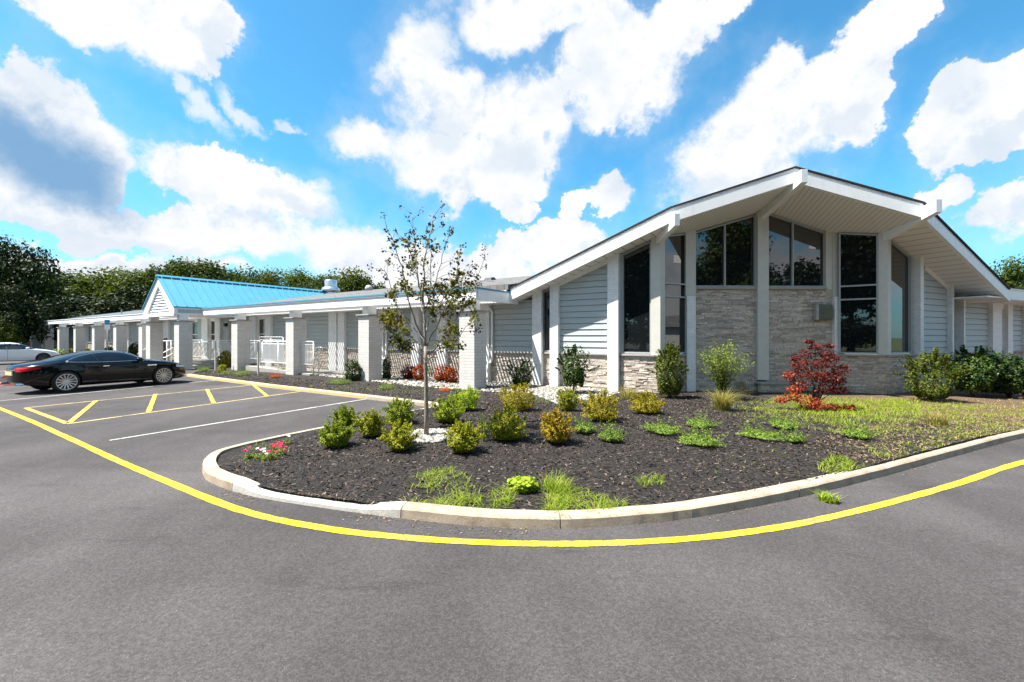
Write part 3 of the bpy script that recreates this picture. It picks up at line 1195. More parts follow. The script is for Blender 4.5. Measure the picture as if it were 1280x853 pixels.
# ======== long left facade behind the colonnade
seq = [('s', L(633), L(665.5)), ('p', L(618), L(633) if False else L(625))]
low_wall(FL, [
    ('s', L(614), x_r0 + .05),
    ('p', L(603), L(614)),
    ('s', L(560), L(603)), ('p', L(549), L(560)), ('s', L(526.5), L(549)), ('p', L(517), L(526.5)),
    ('s', L(487), L(517)), ('p', L(475.5), L(482)), ('s', L(482), L(487)),
    ('s', L(433.5), L(475.5)), ('p', L(425.5), L(433.5)), ('w', L(423.5), L(425.5)), ('p', L(414), L(423.5)),
    ('s', L(341.5), L(414)), ('p', L(334.5), L(341.5)), ('w', L(322.5), L(334.5), 'dark window with a meeting rail behind the railing'), ('p', L(314.5), L(322.5)),
    ('s', L(292), L(314.5)), ('d', L(286.5), L(292)), ('s', L(278), L(286.5)), ('p', L(271.5), L(278)), ('w', L(262.5), L(271.5)), ('p', L(255), L(262.5)),
    ('s', L(247.5), L(255)), ('w', L(237), L(247.5)), ('p', L(230), L(237)), ('s', L(213), L(230)), ('p', L(207), L(213)), ('s', L(163.5), L(207)),
    ('p', L(159), L(163.5)), ('w', L(155), L(159)), ('s', L(137), L(155)), ('w', L(134.5), L(137)), ('p', L(130), L(134.5)),
    ('s', L(112.5), L(130)), ('w', L(109.5), L(112.5)), ('p', L(105), L(109.5)),
    ('s', L(71), L(105)), ('w', L(66), L(71)), ('p', L(63), L(66)), ('s', L(53), L(63)), ('p', L(49.5), L(53)), ('s', L(26), L(49.5)),
])
TW = (L(26))
b = MB(); b.box(TW, TW + .2, .1, 14, -.2, ZE + .1)
FL.put(b, 'end_wall', M['siding'])

# downpipes
def downpipe(fr, px, z1, y=-.10, foot=.45):
    x = fr.lx(px)
    b = MB()
    b.tube([(x - .26, y - .02, z1), (x - .08, y - .02, z1 - .06), (x, y, z1 - .2), (x, y, .95), (x - .02, y - .03, .85), (x - .12, y - .1, .72), (x - .13, y - .1, .25), (x - .2, y - .16, .16), (x - foot, y - .35, .10)], .05, 10)
    return fr.put(b, 'downpipe', M['white_rail'], smooth=True)
downpipe(FL, 617, ZE - .1)
downpipe(FL, 485, ZE - .1)

# ======== colonnade
FC = Frame(FO, EL)                                # fascia plane
ZF0, ZF1 = 2.98, 3.36
T_END = -FC.lx(26)
T_P0, T_P1 = 19.4, 23.75                          # portico, metres left of the corner
def fascia_beam(t0, t1, y0=0.0):
    b = MB()
    n = max(1, round((t1 - t0) / 3.6))
    for i in range(n):
        a, c = t0 + (t1 - t0) * i / n, t0 + (t1 - t0) * (i + 1) / n
        b.box(-c + .006, -a, y0, y0 + .10, ZF0, ZF1 - .07)
    b.box(-t1, -t0, y0 + .03, y0 + .09, ZF0 + .01, ZF1 - .08)
    b.box(-t1, -t0, y0 - .035, y0 + .10, ZF1 - .068, ZF1 - .02)
    return FC.put(b, 'fascia', M['white'], bevel=.006)
fascia_beam(0, T_P0)
fascia_beam(T_P1, T_END)
b = MB()
b.box(-.10, 0, .10, 2.52, ZF0, ZF1 - .02)
FC.put(b, 'fascia', M['white'], bevel=.006)
# blue drip edge
b = MB()
b.box(-T_P0, .03, -.05, .12, ZF1 - .018, ZF1 + .03)
b.box(-.09, .03, .12, 1.95, ZF1 - .018, ZF1 + .03)
FC.put(b, 'drip_edge', M['blue'])
# trellis slats between the fascia beam and the wall
D0, D1 = .11, 1.90
def trellis(t0, t1):
    b = MB()
    t = t0
    while t < t1:
        b.box(-t - .062, -t, D0, D1 - .06, 3.06, 3.11)
        t += .145
    return FC.put(b, 'trellis', M['white'])
trellis(.06, T_P0 - .3)
trellis(T_P1 + .3, 45)
ROOF0 = ZF1 - .07
RS = .19                                          # slope of the long roof
def long_roof(t0, t1, d0, m='shingle', name='roof', d1=9.5):
    z = lambda d: ROOF0 + RS * d
    b = MB()
    b.raw([(-t1, d0, z(d0)), (-t0, d0, z(d0)), (-t0, d1, z(d1)), (-t1, d1, z(d1)), (-t1, d0, z(d0) - .10), (-t0, d0, z(d0) - .10), (-t0, d1, z(d1) - .1), (-t1, d1, z(d1) - .1)],
          [(0, 1, 2, 3), (7, 6, 5, 4), (0, 4, 5, 1), (1, 5, 6, 2), (3, 2, 6, 7), (0, 3, 7, 4)])
    b.raw([(-t1, d1, z(d1)), (-t0, d1, z(d1)), (-t0, 18, z(1)), (-t1, 18, z(1))], [(0, 1, 2, 3)])
    return FC.put(b, name, M[m])
long_roof(.0, T_P1 - 1.0, D1)
long_roof(-4.2, .0, 3.1)
long_roof(-9.5, -4.2, 6.5)
long_roof(T_P1 - 1.0, T_END + .2, D1, 'flat_roof')
b = MB()
b.box(-T_P0, -2.0, D1 - .05, D1 + .06, ZF1 + .10, ROOF0 + RS * D1 + .015)
FC.put(b, 'eave_trim', M['blue'])
b = MB()
b.box(-1.996, -.02, D1 - .05, D1 + .06, ZF1 + .10, ROOF0 + RS * D1 + .012)
FC.put(b, 'eave_trim', M['shingle'])
b = MB()
b.box(-T_P0, -.1, D1 + .06, 2.75, ZE + .0, ZE + .05)
b.box(-T_END, -T_P1, D1 + .06, 2.75, ZE + .0, ZE + .05)
FC.put(b, 'soffit', M['white'])
b = MB(); b.box(-T_P0, -.11, D1 - .04, D1 + .06, ZE - .0, ZF1 + .098); b.box(-T_END, -T_P1, D1 - .04, D1 + .06, ZE, ZF1 + .2)
FC.put(b, 'eave_beam', M['white'])

PC = Vector((-1.217, 14.5))                       # near corner of the first pillar
def pillar(t, fr=None, ahead=0.0):
    """right front corner of the pillar, t metres left of the first one"""
    c = PC + U * t - NL * ahead
    lz0, lz1 = -.15, 2.62
    b = MB(); b.box(-.64, 0, 0, .64, lz0, lz1)
    o = b.build('pillar', M['pillar'], clinic, (c.x, c.y, 0), R(AL), bevel=.008)
    b = MB(); b.box(-.71, .07, -.07, .71, lz1 + .002, lz1 + .055)
    b.build('pillar_cap', M['cap'], o, bevel=.008)
    b = MB(); b.box(-.48, -.16, .08, .50, lz1 + .058, ZF0 + (.0 if ahead == 0 else .03))
    b.build('pillar_block', M['white'], o)
    return o
for t in (0, 5.2, 10.38, 15.5, 28.5, 33.55, 38.6, 43.68, 48.8, 54.0, 59.0, 64.0):
    pillar(t)
# portico
PD = 1.27
tR = T_P0 + .0
pillar(T_P0 - .15 + (PC - FO).dot(EL) , ahead=PD)
pillar(23.25 + (PC - FO).dot(EL), ahead=PD)
FP = Frame(FO - NL * PD, EL)
xc, hw = -(T_P0 + T_P1) / 2, (T_P1 - T_P0) / 2
ZAP = 5.17
def gab(x, drop=0.0):
    return 3.44 + (ZAP - 3.44) * (1 - abs(x - xc) / hw) - drop
b = MB()
for s in (-1, 1):
    x_e = xc + s * hw
    b.slab_xz([(x_e, gab(x_e) - .46), (x_e, gab(x_e)), (xc, ZAP), (xc, ZAP - .52), (x_e - s * .38, gab(x_e) - .46 + .02)][::s], -.04, .10)
FP.put(b, 'gable_trim', M['white'])
b = MB()
z = 3.08
while z < ZAP - .62:
    w = hw * (1 - (z + .52 - 3.44 + .1) / (ZAP - 3.44)) if z > 2.9 else hw
    w = max(.05, min(hw - .3, hw * (1 - (z + .42 - 3.44) / (ZAP - 3.44))))
    b.raw([(xc - w, .02, z), (xc + w, .02, z), (xc + w, .10, z + .14), (xc - w, .10, z + .14), (xc - w, .02, z - .02), (xc + w, .02, z - .02)], [(0, 1, 2, 3), (0, 4, 5, 1)])
    z += .155
FP.put(b, 'gable_louvre', M['white'])
b = MB(); b.slab_xz([(xc - hw + .3, 3.0), (xc + hw - .3, 3.0), (xc, ZAP - .3)], .12, .2)
FP.put(b, 'gable_backing', M['white'])
b = MB(); b.box(xc - hw + .02, xc + hw - .02, -.06, .10, ZF0 - .06, ZF0 + .10)
FP.put(b, 'fascia', M['white'], bevel=.006)
# portico roof: two blue pans with standing seams
DEEP = 10.5
for s in (-1, 1):
    xe_ = xc + s * (hw + .06)
    b = MB()
    za, ze = ZAP + .05, gab(xc + s * hw) - .02
    pts = [(xe_, -.10, ze), (xc, -.10, za), (xc, DEEP, za), (xe_, DEEP, ze)]
    b.face(pts); b.face([(p[0], p[1], p[2] - .06) for p in pts][::-1])
    b.face([pts[0], pts[1], (xc, -.10, za - .06), (xe_, -.10, ze - .06)])
    b.face([pts[3], pts[0], (xe_, -.10, ze - .06), (xe_, DEEP, ze - .06)])
    y = .05
    while y < DEEP - .2:
        n = Vector((s * (za - ze), 0, abs(xe_ - xc))).normalized() * .055
        q0, q1 = Vector((xe_, y, ze + .002)), Vector((xc + s * .06, y, za - .03))
        for o_ in (0, ):
            b.raw([q0, q1, q1 + n, q0 + n, q0 + Vector((0, .022, 0)), q1 + Vector((0, .022, 0)), q1 + n + Vector((0, .022, 0)), q0 + n + Vector((0, .022, 0))],
                  [(0, 1, 2, 3), (7, 6, 5, 4), (3, 2, 6, 7), (0, 3, 7, 4)])
        y += .46
    FP.put(b, 'portico_roof', M['blue'])
b = MB(); b.slab_xz([(xc - .17, ZAP - .0), (xc + .17, ZAP - .0), (xc + .06, ZAP + .11), (xc - .06, ZAP + .11)], -.12, DEEP)
FP.put(b, 'ridge_cap', M['blue'])
# side fascia of the portico with its gutter
for x_e in (xc + hw, xc - hw):
    b = MB(); b.box(x_e - .08, x_e + .02, .0, PD, ZF0, ZF1 + .02); FP.put(b, 'fascia', M['white'])
    b = MB(); b.box(x_e + .02, x_e + .04, .12, PD - .04, ZF0 + .10, ZF1 - .08); FP.put(b, 'fascia_panel', M['frame'])
b = MB(); b.box(xc - hw, xc + hw, .1, 3.6, ZF0 + .0, ZF0 + .05); FP.put(b, 'portico_ceiling', M['white'])

# roof furniture
def roof_pt(t, d):
    p = FO + U * t + NL * d
    return Vector((p.x, p.y, ROOF0 + RS * d))
p = roof_pt(21.3, 9.4)
fan = empty('exhaust_fan', p - Vector((0, 0, .1)))
fan.parent = clinic
b = MB(); b.box(-.5, .5, -.5, .5, -.3, .12); b.build('curb_box', M['steel'], fan, rz=R(AL))
b = MB(); b.lathe([(.40, .12), (.40, .24), (.66, .26), (.68, .34), (.60, .50), (.45, .58)], n=32); b.build('skirt', M['steel'], fan, smooth=True)
b = MB(); b.lathe([(.44, .56), (.44, 1.05), (.41, 1.10), (.0, 1.13)], n=32); b.build('hood', M['steel'], fan, smooth=True)
for px, py, d, rr in ((461, 357.5, 8.6, .22),):
    h = hit_plane(px, py, FO + NL * d, EL)
    b = MB(); b.lathe([(rr, -.4), (rr, .02), (rr * 1.15, .05), (rr * 1.1, .2), (rr * .7, .33), (0, .37)], n=20)
    b.build('roof_vent', M['grey_metal'], clinic, (h.x, h.y, ROOF0 + RS * d), smooth=True)
h = hit_plane(612, 350, FO + NL * 6.2, EL)
b = MB()
b.raw([(-.24, -.2, .02), (.24, -.2, .02), (.24, .25, .1), (-.24, .25, .1), (-.17, -.13, .17), (.17, -.13, .17), (.17, .18, .22), (-.17, .18, .22)], [(0, 1, 5, 4), (1, 2, 6, 5), (2, 3, 7, 6), (3, 0, 4, 7), (4, 5, 6, 7)])
b.build('roof_vent', M['black'], clinic, (h.x, h.y, ROOF0 + RS * 6.2), R(AL), bevel=.02)
for t, d in ((34, 2.6), (37.5, 4.0), (43, 3.0), (29.5, 3.0), (21.0, 3.4), (31.5, 4.2)):
    p = roof_pt(t, d)
    b = MB(); b.lathe([(.05, -.1), (.05, .38), (0, .38)], n=10); b.build('vent_pipe', M['grey_metal'], clinic, p)

# ======== gable roof over the entrance bay
def plane_piece(name, pts, m, dz0, dz1, ax=None, parent=None):
    """slab following the roof planes; pts 2-D, dz relative to the roof surface"""
    b = MB()
    b.prism([(p.x, p.y) for p in pts], lambda p: roof_z(p) + dz0, lambda p: roof_z(p) + dz1)
    if ax is None:
        return b.build(name, m, clinic)
    # local frame so that boards run along the given heading
    o = b.build(name, m, clinic)
    a = ax - math.pi / 2
    Mx = Matrix.Rotation(-a, 4, 'Z')
    o.data.transform(Mx)
    o.rotation_euler = (0, 0, a)
    return o
BK = 9.0
QC_b = QC + NF * BK
plane_piece('roof', [QA, QB, QC, QC_b, QA + NL * 6.5], M['shingle_dark'], -.06, 0.0)
plane_piece('roof', [QC, QD, QE, QE + NR * 6.5, QC_b], M['shingle_dark'], -.06, 0.0)
def inset(p, d):
    return p
BA = math.atan2(1.67, .03 - .10)
beam_dir_mid = Vector((7.97 - QC.x, 14.33 - QC.y)).normalized()
ang_left = math.atan2(NL.y, NL.x)
ang_mid = math.atan2(1.0, .12)
ang_right = math.atan2(NR.y, NR.x)
def soff(name, pts, ax, m):
    return plane_piece(name, pts, m, -SOFF - .01, -SOFF + .02, ax)
G_L = [QA + NL * .05 + EL * .02, QB + NL * .05, W1 + (NL + NR).normalized() * .5, QA + NL * 1.4]
soff('soffit', G_L, ang_left, M['soffit_plain'])
G_M1 = [QB + NF * .05, QC + NF * .05, QC + NF * 2.3, W1 + NF * 1.2, W1 + (NL + NR).normalized() * .5]
soff('soffit', G_M1, ang_mid, M['soffit'])
G_M2 = [QC + NF * .05, QD + NF * .05, W2 + (NL + NR).normalized() * .5, W2 + NF * 1.4, QC + NF * 2.3]
soff('soffit', G_M2, ang_mid - .10, M['soffit'])
G_R = [QD + NR * .05, QE + NR * .05, QE + NR * 1.6, W2 + (NL + NR).normalized() * .5]
soff('soffit', G_R, ang_right, M['soffit_plain'])

def rake(a, b_, n, name='fascia'):
    """bright lower board, recessed drip board, dark shingle edge"""
    e = (b_ - a).normalized()
    def brd(o0, o1, dz0, dz1, m, nm):
        mb = MB()
        q = [a - n * o0, b_ - n * o0, b_ - n * o1, a - n * o1]
        # heights follow the rake line itself
        za, zb_ = roof_z(a), roof_z(b_)
        vs = [(*q[0], za + dz0), (*q[1], zb_ + dz0), (*q[2], zb_ + dz0), (*q[3], za + dz0), (*q[0], za + dz1), (*q[1], zb_ + dz1), (*q[2], zb_ + dz1), (*q[3], za + dz1)]
        mb.raw(vs, [(0, 1, 2, 3), (7, 6, 5, 4), (0, 4, 5, 1), (1, 5, 6, 2), (2, 6, 7, 3), (3, 7, 4, 0)])
        return mb.build(nm, m, clinic)
    brd(.05, -.06, -.445, -.15, M['white'], name)
    brd(.012, -.06, -.148, -.035, M['white'], 'drip_board')
    brd(.06, -.06, -.032, .012, M['shingle_dark'], 'roof_edge')
rake(QA, QB, NL)
rake(QB, QC, NF)
rake(QC, QD, NF)
rake(QD, QE, NR)

def beam(wall, tip, zw, zt, w=.17, h=.46):
    d = (tip - wall).normalized()
    s = Vector((-d.y, d.x)) * w / 2
    w_in = wall - d * .15
    zw2 = zw - (zt - zw) / (tip - wall).length * .15
    b = MB()
    vs = []
    for (p, z) in ((w_in, zw2), (tip, zt)):
        for sg in (-1, 1):
            q = p + s * sg
            vs += [(q.x, q.y, z), (q.x, q.y, z + h)]
    b.raw(vs, [(0, 1, 3, 2), (4, 6, 7, 5), (0, 2, 6, 4), (1, 5, 7, 3), (0, 4, 5, 1), (2, 3, 7, 6)])
    return b.build('roof_beam', M['white'], clinic, bevel=.006)
beam(Vector((4.50, 13.60)), Vector((4.640, 12.58)), 4.66, 4.93 - .01, w=.16, h=.34)
mid_tip = Vector((8.02, 12.28))
beam(Vector((7.97, 14.33)), mid_tip, 5.52, 6.03, w=.18, h=.36)
beam(Vector((11.32, 13.52)), Vector((11.46, 12.02)), 4.72, 5.14, w=.18, h=.35)

# low eaves right of the bay
FE = Frame(QE, ER)
b = MB()
b.box(0.0, 16, 0, .10, 3.06, 3.38); b.box(0, 16, -.03, .1, 3.382, 3.43)
b.box(.0, .10, .1, 1.0, 3.06, 3.38)
FE.put(b, 'fascia', M['white'])
b = MB(); b.raw([(0, -.05, 3.44), (16, -.05, 3.44), (16, 9, 5.1), (0, 9, 5.1)], [(0, 1, 2, 3)])
FE.put(b, 'roof', M['shingle'])
b = MB(); b.box(.1, 16, .1, 1.05, ZE + .02, ZE + .06); b.box(-1.55, 0.0, .02, 1.0, ZE + .06, ZE + .10)
FE.put(b, 'soffit', M['white'])

# ---------------------------------------------------------------- cars
def lerp_tab(tab):
    xs, ys = zip(*tab)
    def f(x):
        # smooth monotone-ish interpolation
        x = max(xs[0], min(xs[-1], x))
        for i in range(len(xs) - 1):
            if x <= xs[i + 1]:
                t = (x - xs[i]) / (xs[i + 1] - xs[i])
                def sl(j):
                    if j <= 0: return (ys[1] - ys[0]) / (xs[1] - xs[0])
                    if j >= len(xs) - 1: return (ys[-1] - ys[-2]) / (xs[-1] - xs[-2])
                    a = (ys[j] - ys[j - 1]) / (xs[j] - xs[j - 1]); b = (ys[j + 1] - ys[j]) / (xs[j + 1] - xs[j])
                    return 0 if a * b < 0 else 2 * a * b / (a + b) if abs(a + b) > 1e-9 else 0
                h = xs[i + 1] - xs[i]
                m0, m1 = sl(i) * h, sl(i + 1) * h
                return (2 * t**3 - 3 * t**2 + 1) * ys[i] + (t**3 - 2 * t**2 + t) * m0 + (-2 * t**3 + 3 * t**2) * ys[i + 1] + (t**3 - t**2) * m1
    return f

class CarShape:
    def __init__(s, L, top, bot, wid, shoulder, tumble=.36):
        s.L, s.top, s.bot, s.wid, s.sh, s.tumble = L, lerp_tab(top), lerp_tab(bot), lerp_tab(wid), lerp_tab(shoulder), tumble
    def hw(s, x, z):
        w, t, b, sh = s.wid(x), s.top(x), s.bot(x), min(s.sh(x), s.top(x) - .015)
        if z <= sh:
            q = max(0, (.56 - z) / max(.05, .56 - b))
            k = 1 - .075 * q * q if z < .56 else 1 - .03 * ((z - .56) / max(.05, sh - .56)) ** 2 if sh > .57 else 1
            return w * k
        q = min(1, (z - sh) / max(.02, t - sh))
        cab = max(0, min(1, (t - sh - .10) / .28))
        base = w * (.97 if sh > .57 else 1)
        k_hood = math.sqrt(max(0, 1 - q * q)) ** .8
        k_cab = (1 - s.tumble * q) * max(0, 1 - q ** 9) ** .42
        return base * (k_hood * (1 - cab) + k_cab * cab)
    def section(s, x):
        """half section, sill to roof"""
        t, b, sh = s.top(x), s.bot(x), min(s.sh(x), s.top(x) - .015)
        zs = [b + (sh - b) * q for q in (0, .06, .18, .34, .5, .66, .82, .93)]
        zs += [sh + (t - sh) * q for q in (0, .10, .22, .36, .50, .63, .75, .85, .92, .965, .99, 1.0)]
        return [(s.hw(x, z) if i else s.hw(x, z) * .93, z) for i, z in enumerate(zs)]
    def body(s, name, m, parent, wheels, wr):
        xs = sorted(set([0, .015, .04, .08, .14] + [i * .085 for i in range(2, int(s.L / .085))] + [s.L - .14, s.L - .07, s.L - .03, s.L - .01, s.L]))
        vs, fs, rows = [], [], []
        for x in xs:
            sec = s.section(x)
            row = [(x, -y, z) for y, z in sec] + [(x, y, z) for y, z in reversed(sec[:-1])]
            rows.append(len(row)); vs += row
        n = rows[0]
        for i in range(len(xs) - 1):
            for k in range(n):
                fs.append((i * n + k, i * n + (k + 1) % n, (i + 1) * n + (k + 1) % n, (i + 1) * n + k))
        fs.append(tuple(range(n)))
        fs.append(tuple(range((len(xs) - 1) * n + n - 1, (len(xs) - 1) * n - 1, -1)))
        b = MB(); b.raw(vs, fs)
        o = b.build(name, [m, M['black']], parent)
        # wheel arches cut out of the body
        cut = MB()
        for wx in wheels:
            for sg in (-1, 1):
                prof = [(0, .55), (wr + .045, .55), (wr + .045, 1.2), (0, 1.2)]
                cut.lathe([(r, h * sg) for r, h in prof], 'Y', (wx, 0, wr - .005), 36)
        co = cut.build('cutter', [M['black']])
        md = o.modifiers.new('arch', 'BOOLEAN')
        md.object = co; md.operation = 'DIFFERENCE'; md.solver = 'EXACT'
        bpy.context.view_layer.update()
        dg = bpy.context.evaluated_depsgraph_get()
        me = bpy.data.meshes.new_from_object(o.evaluated_get(dg))
        o.modifiers.clear()
        o.data = me
        bpy.data.objects.remove(co)
        for p in me.polygons:
            p.use_smooth = True
        if hasattr(me, 'set_sharp_from_angle'):
            me.set_sharp_from_angle(angle=R(40))
        return o
    def patch(s, name, m, parent, side, xs, zlo, zhi, off=.005, nz=7, smooth=True):
        """skin on the flank between two height curves; side -1 right, +1 left"""
        vs, fs = [], []
        for x in xs:
            a, c = zlo(x), zhi(x)
            for k in range(nz):
                z = a + (c - a) * k / (nz - 1)
                vs.append((x, side * (s.hw(x, z) + off), z))
        for i in range(len(xs) - 1):
            for k in range(nz - 1):
                fs.append((i * nz + k, (i + 1) * nz + k, (i + 1) * nz + k + 1, i * nz + k + 1))
        b = MB(); b.raw(vs, fs)
        return b.build(name, m, parent, smooth=smooth)
    def over(s, name, m, parent, x0, x1, q0=.35, off=.006, nx=14, y0=.0):
        """skin over the top of the car between two stations (windscreens)"""
        vs, fs = [], []
        for i in range(nx + 1):
            x = x0 + (x1 - x0) * i / nx
            t, sh = s.top(x), min(s.sh(x), s.top(x) - .015)
            qs = [q0 + (1 - q0) * k for k in (0, .25, .45, .62, .76, .87, .94, .98, 1)]
            half = [(s.hw(x, sh + (t - sh) * q), sh + (t - sh) * q) for q in qs]
            row = [(x, -y, z + off) for y, z in half] + [(x, y, z + off) for y, z in reversed(half[:-1])]
            vs += row
        n = len(row)
        for i in range(nx):
            for k in range(n - 1):
                fs.append((i * n + k, i * n + k + 1, (i + 1) * n + k + 1, (i + 1) * n + k))
        b = MB(); b.raw(vs, fs)
        return b.build(name, m, parent, smooth=True)

def make_wheel(parent, x, y, r, rim_r, spokes, side, rim_m):
    """thing > wheel > tyre, rim"""
    b = MB()
    w = .115
    b.lathe([(rim_r * .98, -w), (r * .965, -w), (r, -w * .6), (r, w * .6), (r * .965, w), (rim_r * .98, w), (rim_r * .98, -w)], 'Y', (0, 0, 0), 40)
    wo = b.build('wheel', M['tyre'], parent, (x, y, r), smooth=False)
    b = MB()
    q = side
    b.lathe([(rim_r, .02 * q), (rim_r, .118 * q), (rim_r * .93, .118 * q), (rim_r * .90, .07 * q), (rim_r * .88, .02 * q)], 'Y', n=40)
    b.lathe([(.0, .098 * q), (.055, .095 * q), (.075, .08 * q), (.075, .03 * q)], 'Y', n=20)
    for k in range(spokes):
        a = 2 * math.pi * k / spokes
        for da in ((-.045, .045) if spokes > 9 else (0,)):
            c0, c1 = a + da * 1.9, a + da
            p0 = Vector((math.cos(c0) * .05, .088 * q, math.sin(c0) * .05)); p1 = Vector((math.cos(c1) * rim_r * .92, .102 * q, math.sin(c1) * rim_r * .92))
            t = (p1 - p0).normalized(); sd = t.cross(Vector((0, 1, 0))) * (.009 if spokes > 9 else .03)
            dn = Vector((0, -.03 * q, 0))
            b.raw([p0 - sd, p1 - sd, p1 + sd, p0 + sd, p0 - sd + dn, p1 - sd + dn, p1 + sd + dn, p0 + sd + dn], [(0, 1, 2, 3), (7, 6, 5, 4), (0, 4, 5, 1), (3, 2, 6, 7), (1, 5, 6, 2), (0, 3, 7, 4)])
    b.build('rim', rim_m, wo)
    b = MB(); b.lathe([(0, -.02 * q), (rim_r * .93, -.02 * q)], 'Y', n=24); b.build('brake_disc', M['black'], wo)
    return wo

M['tyre'] = plain("black_tyre", (.013, .013, .013), .85, var=.2, scale=30)
M['rim'] = plain("silver_alloy", (.55, .56, .57), .28, metal=.8, var=.05)
M['rim_dark'] = plain("dark_alloy", (.10, .10, .105), .35, metal=.6, var=.05)
M['paint_black'] = m_carpaint("black_car_paint", (.002, .0024, .004), .2, .55)
M['paint_white'] = m_carpaint("white_car_paint", (.72, .73, .74), .25)
M['paint_black'].node_tree.nodes['Principled BSDF'].inputs['Specular IOR Level'].default_value = .12
M['carglass'] = plain("tinted_car_glass", (.006, .008, .011), .04, var=0, spec=.8)
M['redlens'] = plain("red_lamp_lens", (.55, .012, .015), .15, var=.1, spec=.8)
M['clearlens'] = plain("clear_lamp_lens", (.62, .64, .66), .12, var=.1, spec=.9)
M['plate'] = plain("cream_number_plate", (.70, .60, .32), .5)

def fr(a, b, n):
    return [a + (b - a) * i / (n - 1) for i in range(n)]

def make_coupe():
    L = 4.79
    top = [(0, .80), (.10, .90), (.35, .975), (.8, 1.07), (1.25, 1.19), (1.7, 1.28), (2.15, 1.32), (2.5, 1.312), (2.85, 1.235), (3.15, 1.09), (3.38, .985), (3.7, .945), (4.1, .88), (4.4, .80), (4.62, .70), (4.74, .58), (4.79, .50)]
    bot = [(0, .40), (.12, .33), (.4, .24), (.9, .19), (3.9, .18), (4.4, .19), (4.7, .23), (4.79, .30)]
    wid = [(0, .20), (.04, .38), (.12, .56), (.3, .72), (.6, .85), (1.0, .935), (1.4, .935), (2.1, .90), (2.9, .905), (3.6, .94), (3.95, .935), (4.25, .88), (4.5, .76), (4.68, .60), (4.79, .40)]
    sh = [(0, .74), (.4, .86), (1.0, .93), (1.6, .905), (2.4, .885), (3.2, .875), (3.9, .80), (4.4, .70), (4.79, .45)]
    s = CarShape(L, top, bot, wid, sh, .36)
    car = empty('coupe_car', label='black two door coupe with multi spoke silver wheels parked beside the yellow hatched bay', cat='car')
    body = s.body('body', M['paint_black'], car, (1.02, 3.77), .345)
    lo = lerp_tab([(1.0, .985), (1.4, .955), (2.2, .935), (3.0, .935), (3.3, .935)])
    hi = lerp_tab([(1.0, .99), (1.15, 1.06), (1.45, 1.16), (1.85, 1.235), (2.2, 1.262), (2.5, 1.245), (2.8, 1.165), (3.05, 1.045), (3.3, .94)])
    for sg in (-1, 1):
        s.patch('side_window', M['carglass'], car, sg, fr(1.02, 3.28, 34), lo, hi, .004)
        ch = MB()
        loop = [(x, sg * (s.hw(x, hi(x)) + .008), hi(x)) for x in fr(1.01, 3.29, 40)]
        ch.tube(loop, .011, 6)
        ch.tube([(x, sg * (s.hw(x, lo(x)) + .006), lo(x)) for x in fr(1.01, 3.29, 24)], .008, 6)
        ch.build('chrome_surround', M['chrome'], car, smooth=True)
        pl = MB()
        pl.tube([(1.86, sg * (s.hw(1.86, lo(1.86)) + .008), lo(1.86)), (1.80, sg * (s.hw(1.8, 1.1) + .008), 1.1), (1.76, sg * (s.hw(1.76, 1.21) + .008), 1.21)], .013, 5)
        pl.build('window_pillar', M['black'], car)
        d = s.patch('door', M['paint_black'], car, sg, fr(1.82, 3.22, 20), lambda x: .30, lambda x: lo(x) - .03, .004, 9)
        h = MB()
        h.box(1.95, 2.12, sg * s.hw(2.03, .80) - .005, sg * s.hw(2.03, .80) + sg * .028, .785, .81)
        h.build('handle', M['chrome'], d)
        s.patch('side_vent', M['chrome'], car, sg, fr(3.24, 3.52, 5), lambda x: .735, lambda x: .775, .008, 3)
        s.patch('tail_light', M['redlens'], car, sg, fr(.03, .46, 10), lambda x: .705 + .10 * max(0, x - .1) / .36, lambda x: .84 - .02 * max(0, x - .1) / .36, .010, 5)
        s.patch('headlight', M['clearlens'], car, sg, fr(4.20, 4.56, 10), lambda x: .64 - .10 * (x - 4.2), lambda x: .735 - .18 * (x - 4.2), .008, 5)
        s.patch('side_marker', M['redlens'], car, sg, fr(4.36, 4.46, 3), lambda x: .52, lambda x: .57, .006, 3)
        mr = MB()
        mr.lathe([(0, -.13), (.05, -.11), (.075, -.03), (.07, .04), (0, .09)], 'X', n=14)
        mo = mr.build('mirror', M['paint_black'], car, (2.98, sg * 1.0, .985), smooth=True)
        mo.scale = (1, 1, .85)
        ms = MB(); ms.tube([(2.98, sg * .86, .95), (2.98, sg * .98, .975)], .018, 6); ms.build('mirror_stalk', M['black'], car)
        ex = MB(); ex.lathe([(.035, -.05), (.045, -.05), (.045, .12)], 'X', (.03, sg * .5, .33), 14); ex.build('exhaust_pipe', M['chrome'], car)
        for wx in (1.02, 3.77):
            make_wheel(car, wx, sg * .80, .345, .262, 14, sg, M['rim'])
    s.over('windscreen', M['carglass'], car, 2.72, 3.32, .55)
    s.over('rear_window', M['carglass'], car, .62, 1.55, .62)
    b = MB(); b.box(-.02, .06, -.24, .24, .60, .72); b.build('number_plate', M['plate'], car)
    b = MB(); b.box(-.02, .02, -.36, .36, .745, .775); b.build('boot_trim', M['chrome'], car)
    b = MB()
    b.box(4.715, 4.80, -.36, .36, .36, .56); b.build('grille', M['black'], car)
    b = MB(); b.tube([(4.62, -.62, .30), (4.60, -.60, .42), (4.68, -.5, .38)], .022, 6); b.build('bumper_trim', M['chrome'], car)
    return car

